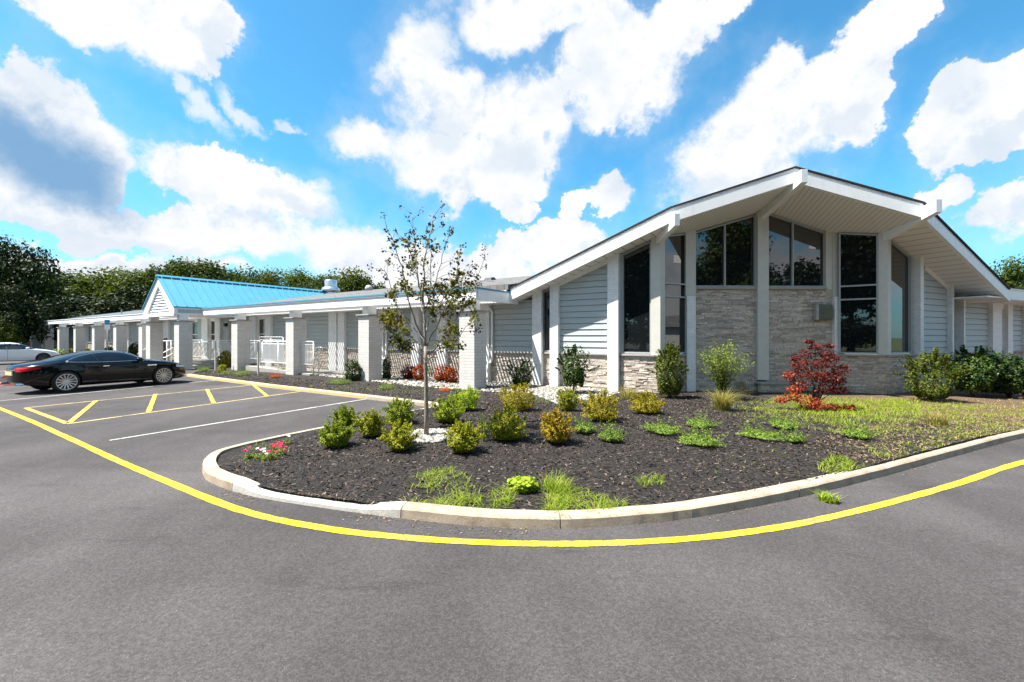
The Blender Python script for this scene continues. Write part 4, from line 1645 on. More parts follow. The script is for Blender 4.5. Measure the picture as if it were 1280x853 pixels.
def make_saloon():
    L = 4.88
    top = [(0, .90), (.10, 1.0), (.5, 1.08), (.9, 1.16), (1.4, 1.34), (1.9, 1.42), (2.4, 1.43), (2.8, 1.37), (3.2, 1.20), (3.55, 1.02), (3.9, .96), (4.3, .88), (4.6, .78), (4.8, .62), (4.88, .54)]
    bot = [(0, .40), (.15, .32), (.5, .22), (4.3, .20), (4.7, .22), (4.88, .30)]
    wid = [(0, .62), (.08, .78), (.3, .87), (1.0, .92), (2.4, .925), (3.6, .925), (4.2, .90), (4.55, .80), (4.75, .66), (4.88, .46)]
    sh = [(0, .82), (.6, .93), (1.6, .94), (3.2, .92), (4.0, .84), (4.5, .70), (4.88, .48)]
    s = CarShape(L, top, bot, wid, sh, .34)
    car = empty('saloon_car', label='white saloon with dark wheels parked beyond the black coupe, cut by the photo edge', cat='car')
    s.body('body', M['paint_white'], car, (1.0, 3.86), .34)
    lo = lerp_tab([(.8, 1.03), (1.4, .99), (3.0, .965), (3.5, .965)])
    hi = lerp_tab([(.8, 1.035), (1.1, 1.19), (1.5, 1.32), (2.0, 1.37), (2.5, 1.36), (2.9, 1.27), (3.2, 1.13), (3.5, .97)])
    for sg in (-1, 1):
        s.patch('side_window', M['carglass'], car, sg, fr(.83, 3.48, 34), lo, hi, .005)
        pl = MB()
        pl.tube([(2.2, sg * (s.hw(2.2, .97) + .006), .97), (2.15, sg * (s.hw(2.15, 1.36) + .006), 1.36)], .03, 5)
        pl.build('window_pillar', M['black'], car)
        for a, c in ((1.25, 2.18), (2.22, 3.42)):
            d = s.patch('door', M['paint_white'], car, sg, fr(a, c, 14), lambda x: .30, lambda x: .93, .006, 9)
            h = MB(); h.box(a + .08, a + .26, sg * s.hw(a + .15, .82) - .005, sg * s.hw(a + .15, .82) + sg * .03, .80, .83); h.build('handle', M['paint_white'], d)
            g = MB(); g.tube([(a, sg * (s.hw(a, z) + .005), z) for z in fr(.30, .93, 8)], .006, 5); g.build('door_gap', M['black'], d)
        s.patch('headlight', M['clearlens'], car, sg, fr(4.22, 4.60, 10), lambda x: .66 - .05 * (x - 4.2), lambda x: .77 - .20 * (x - 4.2), .008, 5)
        s.patch('tail_light', M['redlens'], car, sg, fr(.03, .35, 8), lambda x: .80, lambda x: .90, .008, 5)
        mr = MB(); mr.lathe([(0, -.12), (.06, -.10), (.08, -.02), (.07, .05), (0, .09)], 'X', n=14)
        mr.build('mirror', M['paint_white'], car, (3.12, sg * 1.0, 1.02), smooth=True)
        for wx in (1.0, 3.86):
            make_wheel(car, wx, sg * .79, .34, .25, 5, sg, M['rim_dark'])
    s.over('windscreen', M['carglass'], car, 2.85, 3.52, .50)
    s.over('rear_window', M['carglass'], car, .75, 1.4, .55)
    b = MB(); b.box(4.80, 4.89, -.5, .5, .34, .52); b.build('grille', M['black'], car)
    return car

def place_car(car, r_px, f_px, side_y, rear_x, front_x):
    """stand the car so that its near-side wheels touch the ground at the two picture points"""
    a, b = g2(*r_px), g2(*f_px)
    e = (b - a).normalized()
    n = Vector((-e.y, e.x))
    mid = (a + b) / 2 - e * ((rear_x + front_x) / 2) + n * side_y
    car.location = (mid.x, mid.y, .003)
    car.rotation_euler = (0, 0, math.atan2(e.y, e.x))
coupe = make_coupe()
place_car(coupe, (83.5, 491), (204, 480.8), .88, 1.02, 3.77)
saloon = make_saloon()
pf = Vector((-31.6, 30.2)); es = Vector((.50, .866)).normalized()
o = pf - es * 3.86 + Vector((-es.y, es.x)) * .86
saloon.location = (o.x, o.y, .003)
saloon.rotation_euler = (0, 0, math.atan2(es.y, es.x))

# ---------------------------------------------------------------- railings, posts, ramp
def wall_hit(px, py, ahead):
    """point on a plane `ahead` metres in front of the left facade"""
    return hit_plane(px, py, W1 - NL * ahead, EL)

def rail_panel(name, px0, px1, ahead, top_y, bot_y, label, cat='railing', posts=True, group=None, pitch=.115, h=None, base=None):
    fr_ = Frame(W1 - NL * ahead, EL)
    x0, x1 = fr_.lx(px0), fr_.lx(px1)
    zt = hit_plane((px0 + px1) / 2, top_y, fr_.o, EL).z
    zb = hit_plane((px0 + px1) / 2, bot_y, fr_.o, EL).z
    root = empty(name, (*fr_.w(x0), 0), fr_.a, label, cat, group)
    w = x1 - x0
    b = MB()
    b.tube([(0, 0, zb), (0, 0, zt - .06), (.02, 0, zt - .02), (.06, 0, zt), (w - .06, 0, zt), (w - .02, 0, zt - .02), (w, 0, zt - .06), (w, 0, zb)], .024, 8)
    b.tube([(0, 0, zb + .10), (w, 0, zb + .10)], .02, 8)
    b.tube([(0, 0, zt - .13), (w, 0, zt - .13)], .018, 8)
    b.build('rail_frame', M['white_rail'], root, smooth=True)
    b = MB()
    n = max(2, round(w / pitch))
    for k in range(1, n):
        b.tube([(w * k / n, 0, zb + .10), (w * k / n, 0, zt - .13)], .016, 6)
    b.build('balusters', M['white_rail'], root)
    if posts:
        for x in fr(0, w, max(2, int(w / 1.6) + 2))[1:-1] + [0.0, w]:
            b = MB(); b.tube([(x, .0, -.05 if base is None else base), (x, .0, zt - .06)], .026, 8); b.build('post', M['white_rail'], root, smooth=True)
    return root
rail_panel('railing', 237, 291, 1.0, 425.5, 449, 'white baluster railing along the raised landing beside the portico')
rail_panel('railing', 311, 325, 1.2, 426, 451, 'short white railing panel left of the ramp gate panel')
rail_panel('railing', 324.5, 354, 1.7, 421.5, 456, 'tall white railing panel with rounded corner at the ramp turn')
rail_panel('railing', 328, 392, 2.1, 427, 457, 'white ramp railing running behind the pillar right of the two grey posts')
# curved end handrail of the ramp
fr_ = Frame(W1 - NL * 1.2, EL)
root = empty('handrail', (*fr_.w(fr_.lx(392)), 0), fr_.a, 'white handrail with a looped end beside the stone wall', 'handrail')
def fp_(px, py):
    x = fr_.lx(px) - fr_.lx(392)
    return Vector((x, 0, hit_plane(px, py, fr_.o, EL).z))
b = MB(); b.tube([fp_(388, 442), fp_(392, 440), fp_(397, 434.8), fp_(400, 434), fp_(402.5, 435), fp_(403.6, 438), fp_(402.2, 440.5), fp_(400.3, 440.2), fp_(399.6, 437)], .022, 8); b.build('rail', M['white_rail'], root, smooth=True)
b = MB(); b.tube([fp_(398.5, 435.5), Vector((fp_(398.5, 435).x, 0, 0.0))], .022, 8); b.build('post', M['white_rail'], root, smooth=True)
# steps and rails under the portico
frp = Frame(FO + NL * .2, EL)
root = empty('handrail', (*frp.w(frp.lx(200)), 0), frp.a, 'sloping white handrail with looped lower rail under the gabled portico', 'handrail')
def fq_(px, py):
    return Vector((frp.lx(px) - frp.lx(200), 0, hit_plane(px, py, frp.o, EL).z))
b = MB(); b.tube([fq_(172, 443), fq_(177, 439), fq_(199.5, 426.3), fq_(215, 426.2)], .032, 8); b.build('rail', M['white_rail'], root, smooth=True)
b = MB(); b.tube([fq_(216, 435), fq_(203, 441.5), fq_(199.5, 443.6), fq_(199.2, 446.2), fq_(201.5, 447.6), fq_(207, 446.8), fq_(216, 442)], .030, 8); b.build('lower_rail', M['white_rail'], root, smooth=True)
for px in (201.5, 208.5, 214):
    b = MB(); q = fq_(px, 426.2); b.tube([(q.x, 0, .1), q], .03, 8); b.build('post', M['white_rail'], root, smooth=True)
b = MB(); q = fq_(174, 441); b.tube([(q.x, 0, 0), q], .03, 8); b.build('post', M['white_rail'], root, smooth=True)

# raised landing with its stone face, ramp slab
fl = Frame(W1, EL)
land = empty('entrance_landing', (*fl.w(fl.lx(252)), 0), fl.a, 'raised concrete landing with stone face right of the portico pillar', 'landing')
x0, x1 = fl.lx(237, -1.3) - fl.lx(252), fl.lx(300, -1.3) - fl.lx(252)
zt = hit_plane(252, 450.5, fl.o - fl.n * 1.25, EL).z
b = MB(); b.box(x0 - 4.5, x1, -1.35, -.10, zt - .12, zt); b.build('slab', M['slab'], land)
stm = ledge_stone(Frame(fl.w(fl.lx(252)), EL), x0 - .2, x1, -.2, zt - .125, y=-1.25, name='stone_face', ln=(.3, .7), rowh=(.08, .16))
stm.parent = land; stm.location = (0, 0, 0); stm.rotation_euler = (0, 0, 0)
x0, x1 = fl.lx(318, -.8), fl.lx(452, -.8)
b = MB(); b.box(x0, x1, -1.5, -.22, -.1, .13)
o = fl.put(b, 'path', M['slab']); o.parent = None; tag(o, kind='structure')
b = MB()
xa, xb = fl.lx(312, -2.0), fl.lx(392, -2.0)
b.raw([(xa, -2.2, .30), (xb, -2.2, .13), (xb, -1.55, .13), (xa, -1.55, .30), (xa, -2.2, -.1), (xb, -2.2, -.1), (xb, -1.55, -.1), (xa, -1.55, -.1)],
      [(0, 1, 2, 3), (0, 4, 5, 1), (1, 5, 6, 2), (2, 6, 7, 3), (3, 7, 4, 0)])
o = fl.put(b, 'ramp', M['slab']); o.parent = None
tag(o, 'low sloping concrete ramp behind the white railing', 'ramp')

# two bare sign posts in the planting strip, seen edge on
for (px, yb, yt, lab) in ((269.3, 463.3, 425.5, 'slim grey sign post beside the yellow leaved shrub'), (322.6, 468, 427, 'slim grey sign post in mulch left of the ramp panel')):
    p = G(px, yb)
    zt = CH + (HY - yt) / F * p.y
    root = empty('sign_post', (p.x, p.y, 0), R(AL) + .1, lab, 'post', 'sign posts in the planting strip')
    b = MB(); b.box(-.045, .045, -.03, .03, -.1, zt); b.build('post', M['grey_metal'], root, bevel=.006)
    b = MB(); b.box(-.012, .012, -.16, .16, zt - .42, zt - .02); b.build('sign_plate', M['white_rail'], root)
# blue accessible-parking sign, almost edge on, in front of the pillars left of the portico
p = FO + U * 33.0 - NL * .55
root = empty('parking_sign', (p.x, p.y, 0), R(AL) + 1.1, 'narrow blue and white parking sign by the pillars left of the portico', 'sign')
b = MB(); b.tube([(0, 0, -.1), (0, 0, 3.0)], .035, 8); b.build('post', M['grey_metal'], root, smooth=True)
b = MB(); b.box(-.16, .16, -.05, -.035, 2.30, 3.02); b.build('sign_plate', M['white'], root)
b = MB(); b.box(-.13, .13, -.06, -.048, 2.66, 2.98); b.build('blue_panel', M['blue'], root)
# black ash urn on the landing by the portico
p = frp.w(frp.lx(205.5, .9), .9)
zb = .25
root = empty('ash_urn', (p.x, p.y, zb), label='slim black ash urn standing behind the portico handrail', cat='ash urn')
b = MB(); b.lathe([(.0, 0), (.22, 0), (.22, .12), (.19, .5), (.14, .75), (.10, .85)], n=18); b.build('base', M['black'], root, smooth=True)
b = MB(); b.lathe([(.10, .83), (.10, 1.2), (.17, 1.24), (.17, 1.42), (.12, 1.46), (0, 1.47)], n=18); b.build('head', M['black'], root, smooth=True)
# lamp by the entrance
fw = fl
p = fl.lx(284.2)
b = MB(); b.box(-.09, .09, -.2, 0, 2.45, 2.66); b.build('wall_lamp', M['black'], clinic, (*fl.w(p), 0), fl.a, bevel=.02)

# ---------------------------------------------------------------- foliage
def leaf_quads(P, N, size, aspect=.55, droop=0.0, fold=True, rg=rng):
    """rhombic leaves: centre points, facing normals, lengths -> verts, faces"""
    n = len(P)
    N = N / np.linalg.norm(N, axis=1, keepdims=True)
    t = rg.normal(size=(n, 3))
    t[:, 2] -= droop
    t -= N * np.sum(t * N, axis=1, keepdims=True)
    t /= np.linalg.norm(t, axis=1, keepdims=True) + 1e-9
    b = np.cross(N, t)
    s = size.reshape(-1, 1)
    V = np.empty((n, 4, 3))
    lift = N * s * (.10 if fold else 0)
    V[:, 0] = P - t * s * .5
    V[:, 1] = P + b * s * aspect * .5 + lift
    V[:, 2] = P + t * s * .5
    V[:, 3] = P - b * s * aspect * .5 + lift
    return V.reshape(-1, 3)

def mesh_from_quads(name, V, m, smooth=False):
    n = len(V) // 4
    me = bpy.data.meshes.new(name)
    me.vertices.add(len(V))
    me.vertices.foreach_set('co', V.astype(np.float32).ravel())
    me.loops.add(n * 4)
    me.loops.foreach_set('vertex_index', np.arange(n * 4, dtype=np.int32))
    me.polygons.add(n)
    me.polygons.foreach_set('loop_start', np.arange(0, n * 4, 4, dtype=np.int32))
    me.polygons.foreach_set('loop_total', np.full(n, 4, dtype=np.int32))
    me.materials.append(m)
    me.update(calc_edges=True)
    me.validate()
    return me

def add_mesh(name, me, parent=None, loc=(0, 0, 0)):
    o = bpy.data.objects.new(name, me)
    COL.objects.link(o)
    if parent is not None:
        o.parent = parent
    o.location = loc
    return o

def unit(n, rg):
    v = rg.normal(size=(n, 3))
    return v / np.linalg.norm(v, axis=1, keepdims=True)

def bush_points(n, rx, rz, rg, lobes=16, amp=.30, inner=.45, flat=.25, up=.6):
    """points in a lumpy crown standing on z=0; rx radius, rz height"""
    D = unit(n, rg)
    L = unit(lobes, rg)
    L[:, 2] = np.abs(L[:, 2]) * .9
    L /= np.linalg.norm(L, axis=1, keepdims=True)
    wl = rg.uniform(.4, 1, lobes)
    c = np.clip(D @ L.T, -1, 1)
    bumpf = np.max(wl * np.exp(-(1 - c) * 9), axis=1)
    r = (1 - amp) + amp * bumpf * 1.25
    q = inner + (1 - inner) * rg.random(n) ** .45
    P = D * (r * q)[:, None]
    hr = np.hypot(D[:, 0], D[:, 1]) + 1e-6
    full = np.where(D[:, 2] < 0, (1 / hr) ** .8, 1.0)      # keep the skirt of the shrub wide down to the ground
    P[:, 0] *= rx * full; P[:, 1] *= rx * full
    z = P[:, 2]
    P[:, 2] = np.where(z > 0, z * rz * (1 - flat) + rz * flat, rz * flat * np.maximum(0, 1 + z) ** 1.7)
    P[:, 2] = np.maximum(P[:, 2], .015)
    Nn = D * .8 + rg.normal(size=(n, 3)) * .55
    Nn[:, 2] += up
    return P, Nn

def sprigs(n_shoot, leaves, rx, rz, rg, length=(.12, .3), base=.75):
    """shoots that stick out of the crown"""
    Ps, Ns = [], []
    for _ in range(n_shoot):
        d = unit(1, rg)[0]; d[2] = abs(d[2]) * 1.2 + .25; d /= np.linalg.norm(d)
        p0 = np.array([d[0] * rx * base, d[1] * rx * base, rz * (.3 + .62 * d[2] * base)])
        ln = rg.uniform(*length)
        k = np.linspace(0, 1, leaves)[:, None]
        dd = d * np.array([.8, .8, 1.2]); dd /= np.linalg.norm(dd)
        pts = p0 + dd * k * ln + rg.normal(size=(leaves, 3)) * .012
        Ps.append(pts)
        nn = rg.normal(size=(leaves, 3)); nn[:, 2] += .8
        Ns.append(nn)
    return np.vstack(Ps), np.vstack(Ns)

def stems(rx, rz, rg, n=7, r=.008, lean=.7):
    b = MB()
    for k in range(n):
        a = rg.uniform(0, 2 * math.pi)
        q = rg.uniform(.2, lean)
        end = Vector((math.cos(a) * rx * q, math.sin(a) * rx * q, rz * rg.uniform(.5, .85)))
        mid = Vector((end.x * .35 + rg.normal() * .01, end.y * .35 + rg.normal() * .01, end.z * .5))
        b.tube([(math.cos(a) * .02, math.sin(a) * .02, -.05), mid, end], [r, r * .8, r * .4], 5)
    return b

LM = {}
LM['yellowgreen'] = leafmat('yellow_green_leaves', [(.07, .10, .008), (.18, .21, .012), (.31, .31, .018), (.42, .38, .025)])
LM['midgreen'] = leafmat('fresh_green_leaves', [(.055, .095, .008), (.14, .20, .012), (.24, .295, .018), (.34, .37, .025)])
LM['gold'] = leafmat('golden_leaves', [(.09, .11, .010), (.22, .20, .012), (.34, .27, .016), (.42, .32, .03)])
LM['orange'] = leafmat('orange_tipped_leaves', [(.11, .13, .012), (.26, .24, .015), (.38, .29, .02), (.46, .24, .02)], rare=(.42, .08, .02))
LM['dark'] = leafmat('dark_green_leaves', [(.010, .022, .006), (.022, .045, .010), (.04, .07, .014), (.07, .11, .022)], trans=.15, rough=.4)
LM['holly'] = leafmat('glossy_dark_leaves', [(.012, .03, .008), (.03, .06, .012), (.055, .095, .018), (.10, .15, .03)], trans=.15, rough=.32)
LM['yew'] = leafmat('yew_needles', [(.022, .038, .006), (.055, .085, .010), (.10, .135, .014), (.17, .19, .02)], trans=.22, rare=(.20, .12, .03))
LM['loose'] = leafmat('pale_green_leaves', [(.07, .11, .02), (.14, .20, .035), (.22, .29, .05), (.31, .37, .07)], trans=.4)
LM['red'] = leafmat('red_maple_leaves', [(.028, .005, .006), (.075, .010, .011), (.145, .020, .017), (.24, .042, .028)], trans=.38)
LM['orangered'] = leafmat('coral_leaves', [(.16, .018, .012), (.30, .045, .025), (.40, .085, .04), (.48, .16, .07)], trans=.4)
LM['maroon'] = leafmat('maroon_leaves', [(.035, .005, .006), (.10, .012, .012), (.20, .025, .02), (.30, .06, .03)], trans=.3)
LM['rust'] = leafmat('rust_orange_leaves', [(.20, .03, .006), (.42, .07, .012), (.56, .12, .02), (.64, .20, .04)], trans=.35)
LM['lime'] = leafmat('lime_leaves', [(.13, .20, .012), (.24, .33, .02), (.34, .43, .03), (.44, .50, .06)], trans=.4)
LM['juniper'] = leafmat('juniper_green', [(.06, .105, .02), (.12, .20, .032), (.20, .29, .045), (.29, .38, .07)], trans=.25)
LM['grass'] = leafmat('grass_blades', [(.09, .15, .014), (.18, .275, .02), (.28, .37, .03), (.38, .41, .06)], trans=.4, rare=(.40, .31, .14))
LM['drygrass'] = leafmat('dry_grass_blades', [(.14, .17, .03), (.25, .245, .05), (.34, .285, .10), (.42, .33, .16)], trans=.35, rare=(.30, .18, .09))
LM['straw'] = leafmat('straw_stems', [(.25, .20, .10), (.36, .30, .17), (.45, .38, .24)], trans=.3)
LM['sapling'] = leafmat('sapling_leaves', [(.030, .034, .008), (.07, .072, .012), (.12, .115, .018), (.18, .16, .025)], trans=.4, rare=(.13, .05, .035))
LM['sapling_dark'] = leafmat('withered_leaves', [(.018, .012, .012), (.045, .026, .024), (.08, .045, .035)], trans=.1)
LM['tree_a'] = leafmat('woodland_leaves', [(.022, .036, .007), (.034, .054, .008), (.052, .078, .011), (.072, .098, .015)], trans=.38)
LM['tree_b'] = leafmat('woodland_yellow_green_leaves', [(.030, .048, .007), (.048, .072, .009), (.072, .100, .012), (.098, .124, .016)], trans=.4)
LM['tree_c'] = leafmat('woodland_deep_leaves', [(.004, .010, .003), (.011, .021, .006), (.022, .036, .009), (.04, .058, .014)], trans=.15)
LM['petal_red'] = leafmat('red_petals', [(.50, .01, .02), (.65, .02, .05), (.70, .03, .12)], trans=.3)
LM['petal_pink'] = leafmat('magenta_petals', [(.55, .01, .12), (.65, .02, .20)], trans=.3)
LM['petal_white'] = leafmat('white_petals', [(.72, .70, .70), (.82, .80, .80)], trans=.3)

def bush(name, pos, rx, rz, n, size, lm, label, cat='shrub', group=None, seed=0, lobes=16, amp=.30, shoot=10, aspect=.6, inner=.45, flat=.25, up=.6, stem_n=7, droop=0.0, shoot_len=(.05, .14)):
    rg = np.random.default_rng(1000 + seed)
    root = empty(name, pos, 0, label, cat, group)
    P, Nn = bush_points(n, rx, rz, rg, lobes, amp, inner, flat, up)
    if shoot:
        a, c = sprigs(shoot, max(6, int(n * .012)), rx, rz, rg, shoot_len)
        P = np.vstack([P, a]); Nn = np.vstack([Nn, c])
    s = size * rg.uniform(.65, 1.25, len(P))
    add_mesh('foliage', mesh_from_quads('foliage', leaf_quads(P, Nn, s, aspect, droop, rg=rg), lm), root)
    stems(rx, rz, rg, stem_n, .006 + rx * .012).build('stem', M['twig'], root)
    return root

def px_bush(x0, x1, y0, y1, Y=None):
    """from the picture box of a shrub: foot at the bottom middle"""
    p = G((x0 + x1) / 2, y1 - (y1 - y0) * .06)
    if Y is not None:
        p = Vector((((x0 + x1) / 2 - CX) / F * Y, Y, mound(((x0 + x1) / 2 - CX) / F * Y, Y)))
    sc = p.y / F
    rx = (x1 - x0) / 2 * sc
    p = p + Vector((0, rx * .55 if Y is None else 0, 0))           # centre stands behind the near edge
    p.z = mound(p.x, p.y)
    sc = p.y / F
    return p, (x1 - x0) / 2 * sc * 1.02, (CH + (HY - y0) * sc) - p.z

BUSHES = [   # x0 x1 y0 y1 leaf material, label
    (415, 443, 510, 536, 'midgreen', 'small round green shrub behind the leftmost one, near the kerb nose'),
    (394, 439, 528, 564, 'midgreen', 'leftmost round green shrub in the mulch island'),
    (444, 479, 515, 550, 'yellowgreen', 'round yellow green shrub between the leftmost pair and the pebble ring'),
    (477, 518, 497, 534, 'midgreen', 'round green shrub left of the sapling, nearest the parking kerb'),
    (475, 518, 531, 569, 'yellowgreen', 'round olive shrub in front of the sapling, left of the white pebbles'),
    (537, 580, 497, 532, 'midgreen', 'green shrub just right of the sapling trunk'),
    (561, 601, 484, 517, 'lime', 'bright green shrub at the foot of the nearest pillar'),
    (554, 601, 527, 572, 'yellowgreen', 'olive round shrub right of the white pebble ring'),
    (604, 661, 510, 557, 'yellowgreen', 'large olive green shrub in the middle of the mulch bed'),
    (619, 674, 477, 518, 'gold', 'golden yellow shrub in front of the dark shrub by the wall'),
    (674, 719, 512, 560, 'orange', 'orange tipped yellow shrub in the middle of the bed'),
    (695, 725, 485, 517, 'yellowgreen', 'small yellow green shrub below the loose holly'),
    (728, 782, 486, 532, 'gold', 'broad yellow shrub with bare twigs in front of the stone wall'),
    (789, 836, 489, 521, 'gold', 'low yellow shrub before the upright yew'),
]
for i, (x0, x1, y0, y1, lm, lab) in enumerate(BUSHES):
    p, rx, rz = px_bush(x0, x1, y0, y1)
    bush('shrub', p, rx * .98, rz * .96, 5600, .030, LM[lm], lab, 'shrub', 'small shrubs planted in the mulch bed', seed=i, lobes=int(14 + (i * 7) % 11), amp=.42, shoot=34, flat=.26, inner=.3, shoot_len=(.06, .20))

p, rx, rz = px_bush(630, 672, 447, 489)
bush('shrub', p, rx, rz, 2600, .075, LM['dark'], 'dark green spreading yew right of the nearest pillar', seed=40, lobes=10, amp=.55, shoot=26, aspect=.35, shoot_len=(.12, .35))
p, rx, rz = px_bush(693, 746, 427, 499)
bush('holly_bush', p, rx * .95, rz, 2100, .085, LM['holly'], 'loose upright holly with open crown before the pale siding', 'shrub', seed=41, lobes=14, amp=.5, shoot=22, flat=.42, inner=.25, shoot_len=(.1, .4))
p, rx, rz = px_bush(814, 859, 424, 495, 12.5)
bush('yew_bush', p, rx * .95, rz, 6500, .060, LM['yew'], 'narrow upright yew in front of the bay corner', 'shrub', seed=42, lobes=26, amp=.36, shoot=40, aspect=.4, flat=.30, shoot_len=(.12, .32))
p, rx, rz = px_bush(1150, 1206, 436, 508)
bush('yew_bush', p, rx, rz, 7500, .062, LM['yew'], 'broad yew with upright tips right of the bay', 'shrub', seed=45, lobes=26, amp=.42, shoot=46, aspect=.4, flat=.25, shoot_len=(.15, .42))
p, rx, rz = px_bush(1204, 1262, 428, 503)
bush('holly_bush', p, rx, rz, 5200, .075, LM['holly'], 'glossy holly between the yew and the photo edge', 'shrub', seed=46, lobes=16, amp=.42, shoot=30, flat=.4, shoot_len=(.1, .35))
p, rx, rz = px_bush(1246, 1330, 436, 504)
bush('shrub', p, rx, rz, 6000, .085, LM['dark'], 'very dark shrub cut by the right edge of the photo', seed=47, lobes=14, amp=.4, shoot=20, flat=.4)

def strip_bush(x0, x1, y0, y1, lm, lab, n=1200, size=.07, seed=0, **k):
    p, rx, rz = px_bush(x0, x1, y0, y1)
    return bush('shrub', p, rx, rz, n, size, LM[lm], lab, seed=seed, **k)
strip_bush(497, 524, 454, 476, 'maroon', 'maroon barberry against the stone wall behind the sapling', seed=50, lobes=12, amp=.5, shoot=14)
strip_bush(514, 534, 452, 478, 'rust', 'small mixed red and green shrub just left of the trunk', seed=51, n=700)
strip_bush(533, 552, 450, 474, 'midgreen', 'green shrub between the trunk and the orange shrubs', seed=52, n=900)
strip_bush(541, 561, 454, 479, 'rust', 'left one of the two orange red shrubs by the nearest pillar', seed=53, n=1400, lobes=24, amp=.3, size=.06)
strip_bush(553, 573, 457, 481, 'rust', 'right one of the two orange red shrubs, touching the nearest pillar', seed=54, n=1400, lobes=24, amp=.3, size=.06)
strip_bush(427, 452, 445, 479, 'dark', 'dark shrub half hidden by the second pillar', seed=55, n=1600)
strip_bush(476, 489, 444, 477, 'dark', 'dark shrub beside the downpipe behind the second pillar', seed=56, n=900)
strip_bush(267, 291, 436, 461, 'gold', 'yellow leaved shrub beside the grey sign post', seed=57, n=1500, size=.10)
strip_bush(270, 281, 455, 467, 'yellowgreen', 'low yellow green plant at the foot of the grey post', seed=58, n=500)
def mat_plant(x0, x1, y0, y1, lm, lab, n=900, seed=0, name='juniper', size=.036, cat='ground cover plant', grp='low junipers spread over the mulch'):
    p, rx, rz = px_bush(x0, x1, y0, y1)
    rz = max(.08, min(rz * .8, .24))
    return bush(name, p, rx, rz, int(n * 2.0), size, LM[lm], lab, cat, grp, seed=seed, lobes=18, amp=.5, shoot=16, flat=.3, aspect=.30, up=.9, stem_n=4, shoot_len=(.05, .20))
mat_plant(242, 260, 457, 466, 'juniper', 'low green juniper beside the portico pillar', seed=60)
mat_plant(288, 312, 461, 471, 'juniper', 'low green juniper at the foot of the pillar by the sign posts', seed=61)
mat_plant(268, 290, 461, 470, 'juniper', 'sparse low plant below the yellow shrub', seed=62, n=450)
mat_plant(344, 368, 456, 467, 'juniper', 'low green plant left of the pillar before the ramp', seed=63)
mat_plant(334, 350, 467, 473, 'rust', 'dead orange juniper on the mulch near the sign post', seed=64, n=700)
mat_plant(406, 436, 471, 482, 'juniper', 'flat green juniper between the pillars, in mulch by the kerb', seed=65)
mat_plant(468, 496, 478, 488, 'juniper', 'small green patch of juniper left of the sapling', seed=66, n=500)
mat_plant(546, 566, 484, 490, 'rust', 'brown dead ground plant by the nearest pillar', seed=67, n=350)
mat_plant(715, 748, 525, 545, 'juniper', 'blue green juniper right of the orange tipped shrub', seed=68, n=1100)
mat_plant(748, 786, 534, 556, 'juniper', 'low juniper patch in front of the broad yellow shrub', seed=69, n=1100)
mat_plant(808, 858, 528, 546, 'juniper', 'long low juniper on the mulch slope', seed=70, n=1300)
mat_plant(854, 912, 540, 562, 'juniper', 'spreading juniper nearest the kerb in mid bed', seed=71, n=1700)
mat_plant(862, 902, 521, 538, 'juniper', 'small tufted juniper below the ornamental grass', seed=72, n=900)
mat_plant(928, 990, 537, 552, 'juniper', 'low juniper in front of the red maple', seed=73, n=1600)
mat_plant(964, 1006, 521, 539, 'juniper', 'blue green juniper just left of the red maple', seed=74, n=1300)
mat_plant(984, 1012, 541, 556, 'juniper', 'small juniper at the edge of the weedy patch', seed=75, n=800)
mat_plant(1060, 1100, 532, 552, 'juniper', 'greyish juniper right of the red maple', seed=76, n=1200)
p, rx, rz = px_bush(632, 676, 594, 618)
bush('hosta', p, rx, max(rz, .14), 420, .075, LM['lime'], 'bright lime hosta near the front kerb', 'plant', seed=77, lobes=10, amp=.3, shoot=0, flat=.3, aspect=.75, up=1.0, stem_n=5)

# ---- red maple: slender stems carrying uneven pads of leaves
def pad_crown(rx, rz, n, rg, pads, size, spread=.34, flat=.55):
    """leaf pads: centres (unit box) and sizes"""
    Ps, Ns = [], []
    tot = sum(p[3] for p in pads)
    for (x, y, z, r) in pads:
        k = int(n * r / tot)
        D = unit(k, rg)
        q = (.35 + .65 * rg.random(k) ** .5) * (1 + .25 * rg.normal(size=k) * .6)
        P = D * q[:, None] * np.array([r * rx, r * rx, r * rx * flat]) + np.array([x * rx, y * rx, z * rz])
        N_ = D * .5 + rg.normal(size=(k, 3)) * .55
        N_[:, 2] += .9
        Ps.append(P); Ns.append(N_)
    return np.vstack(Ps), np.vstack(Ns)

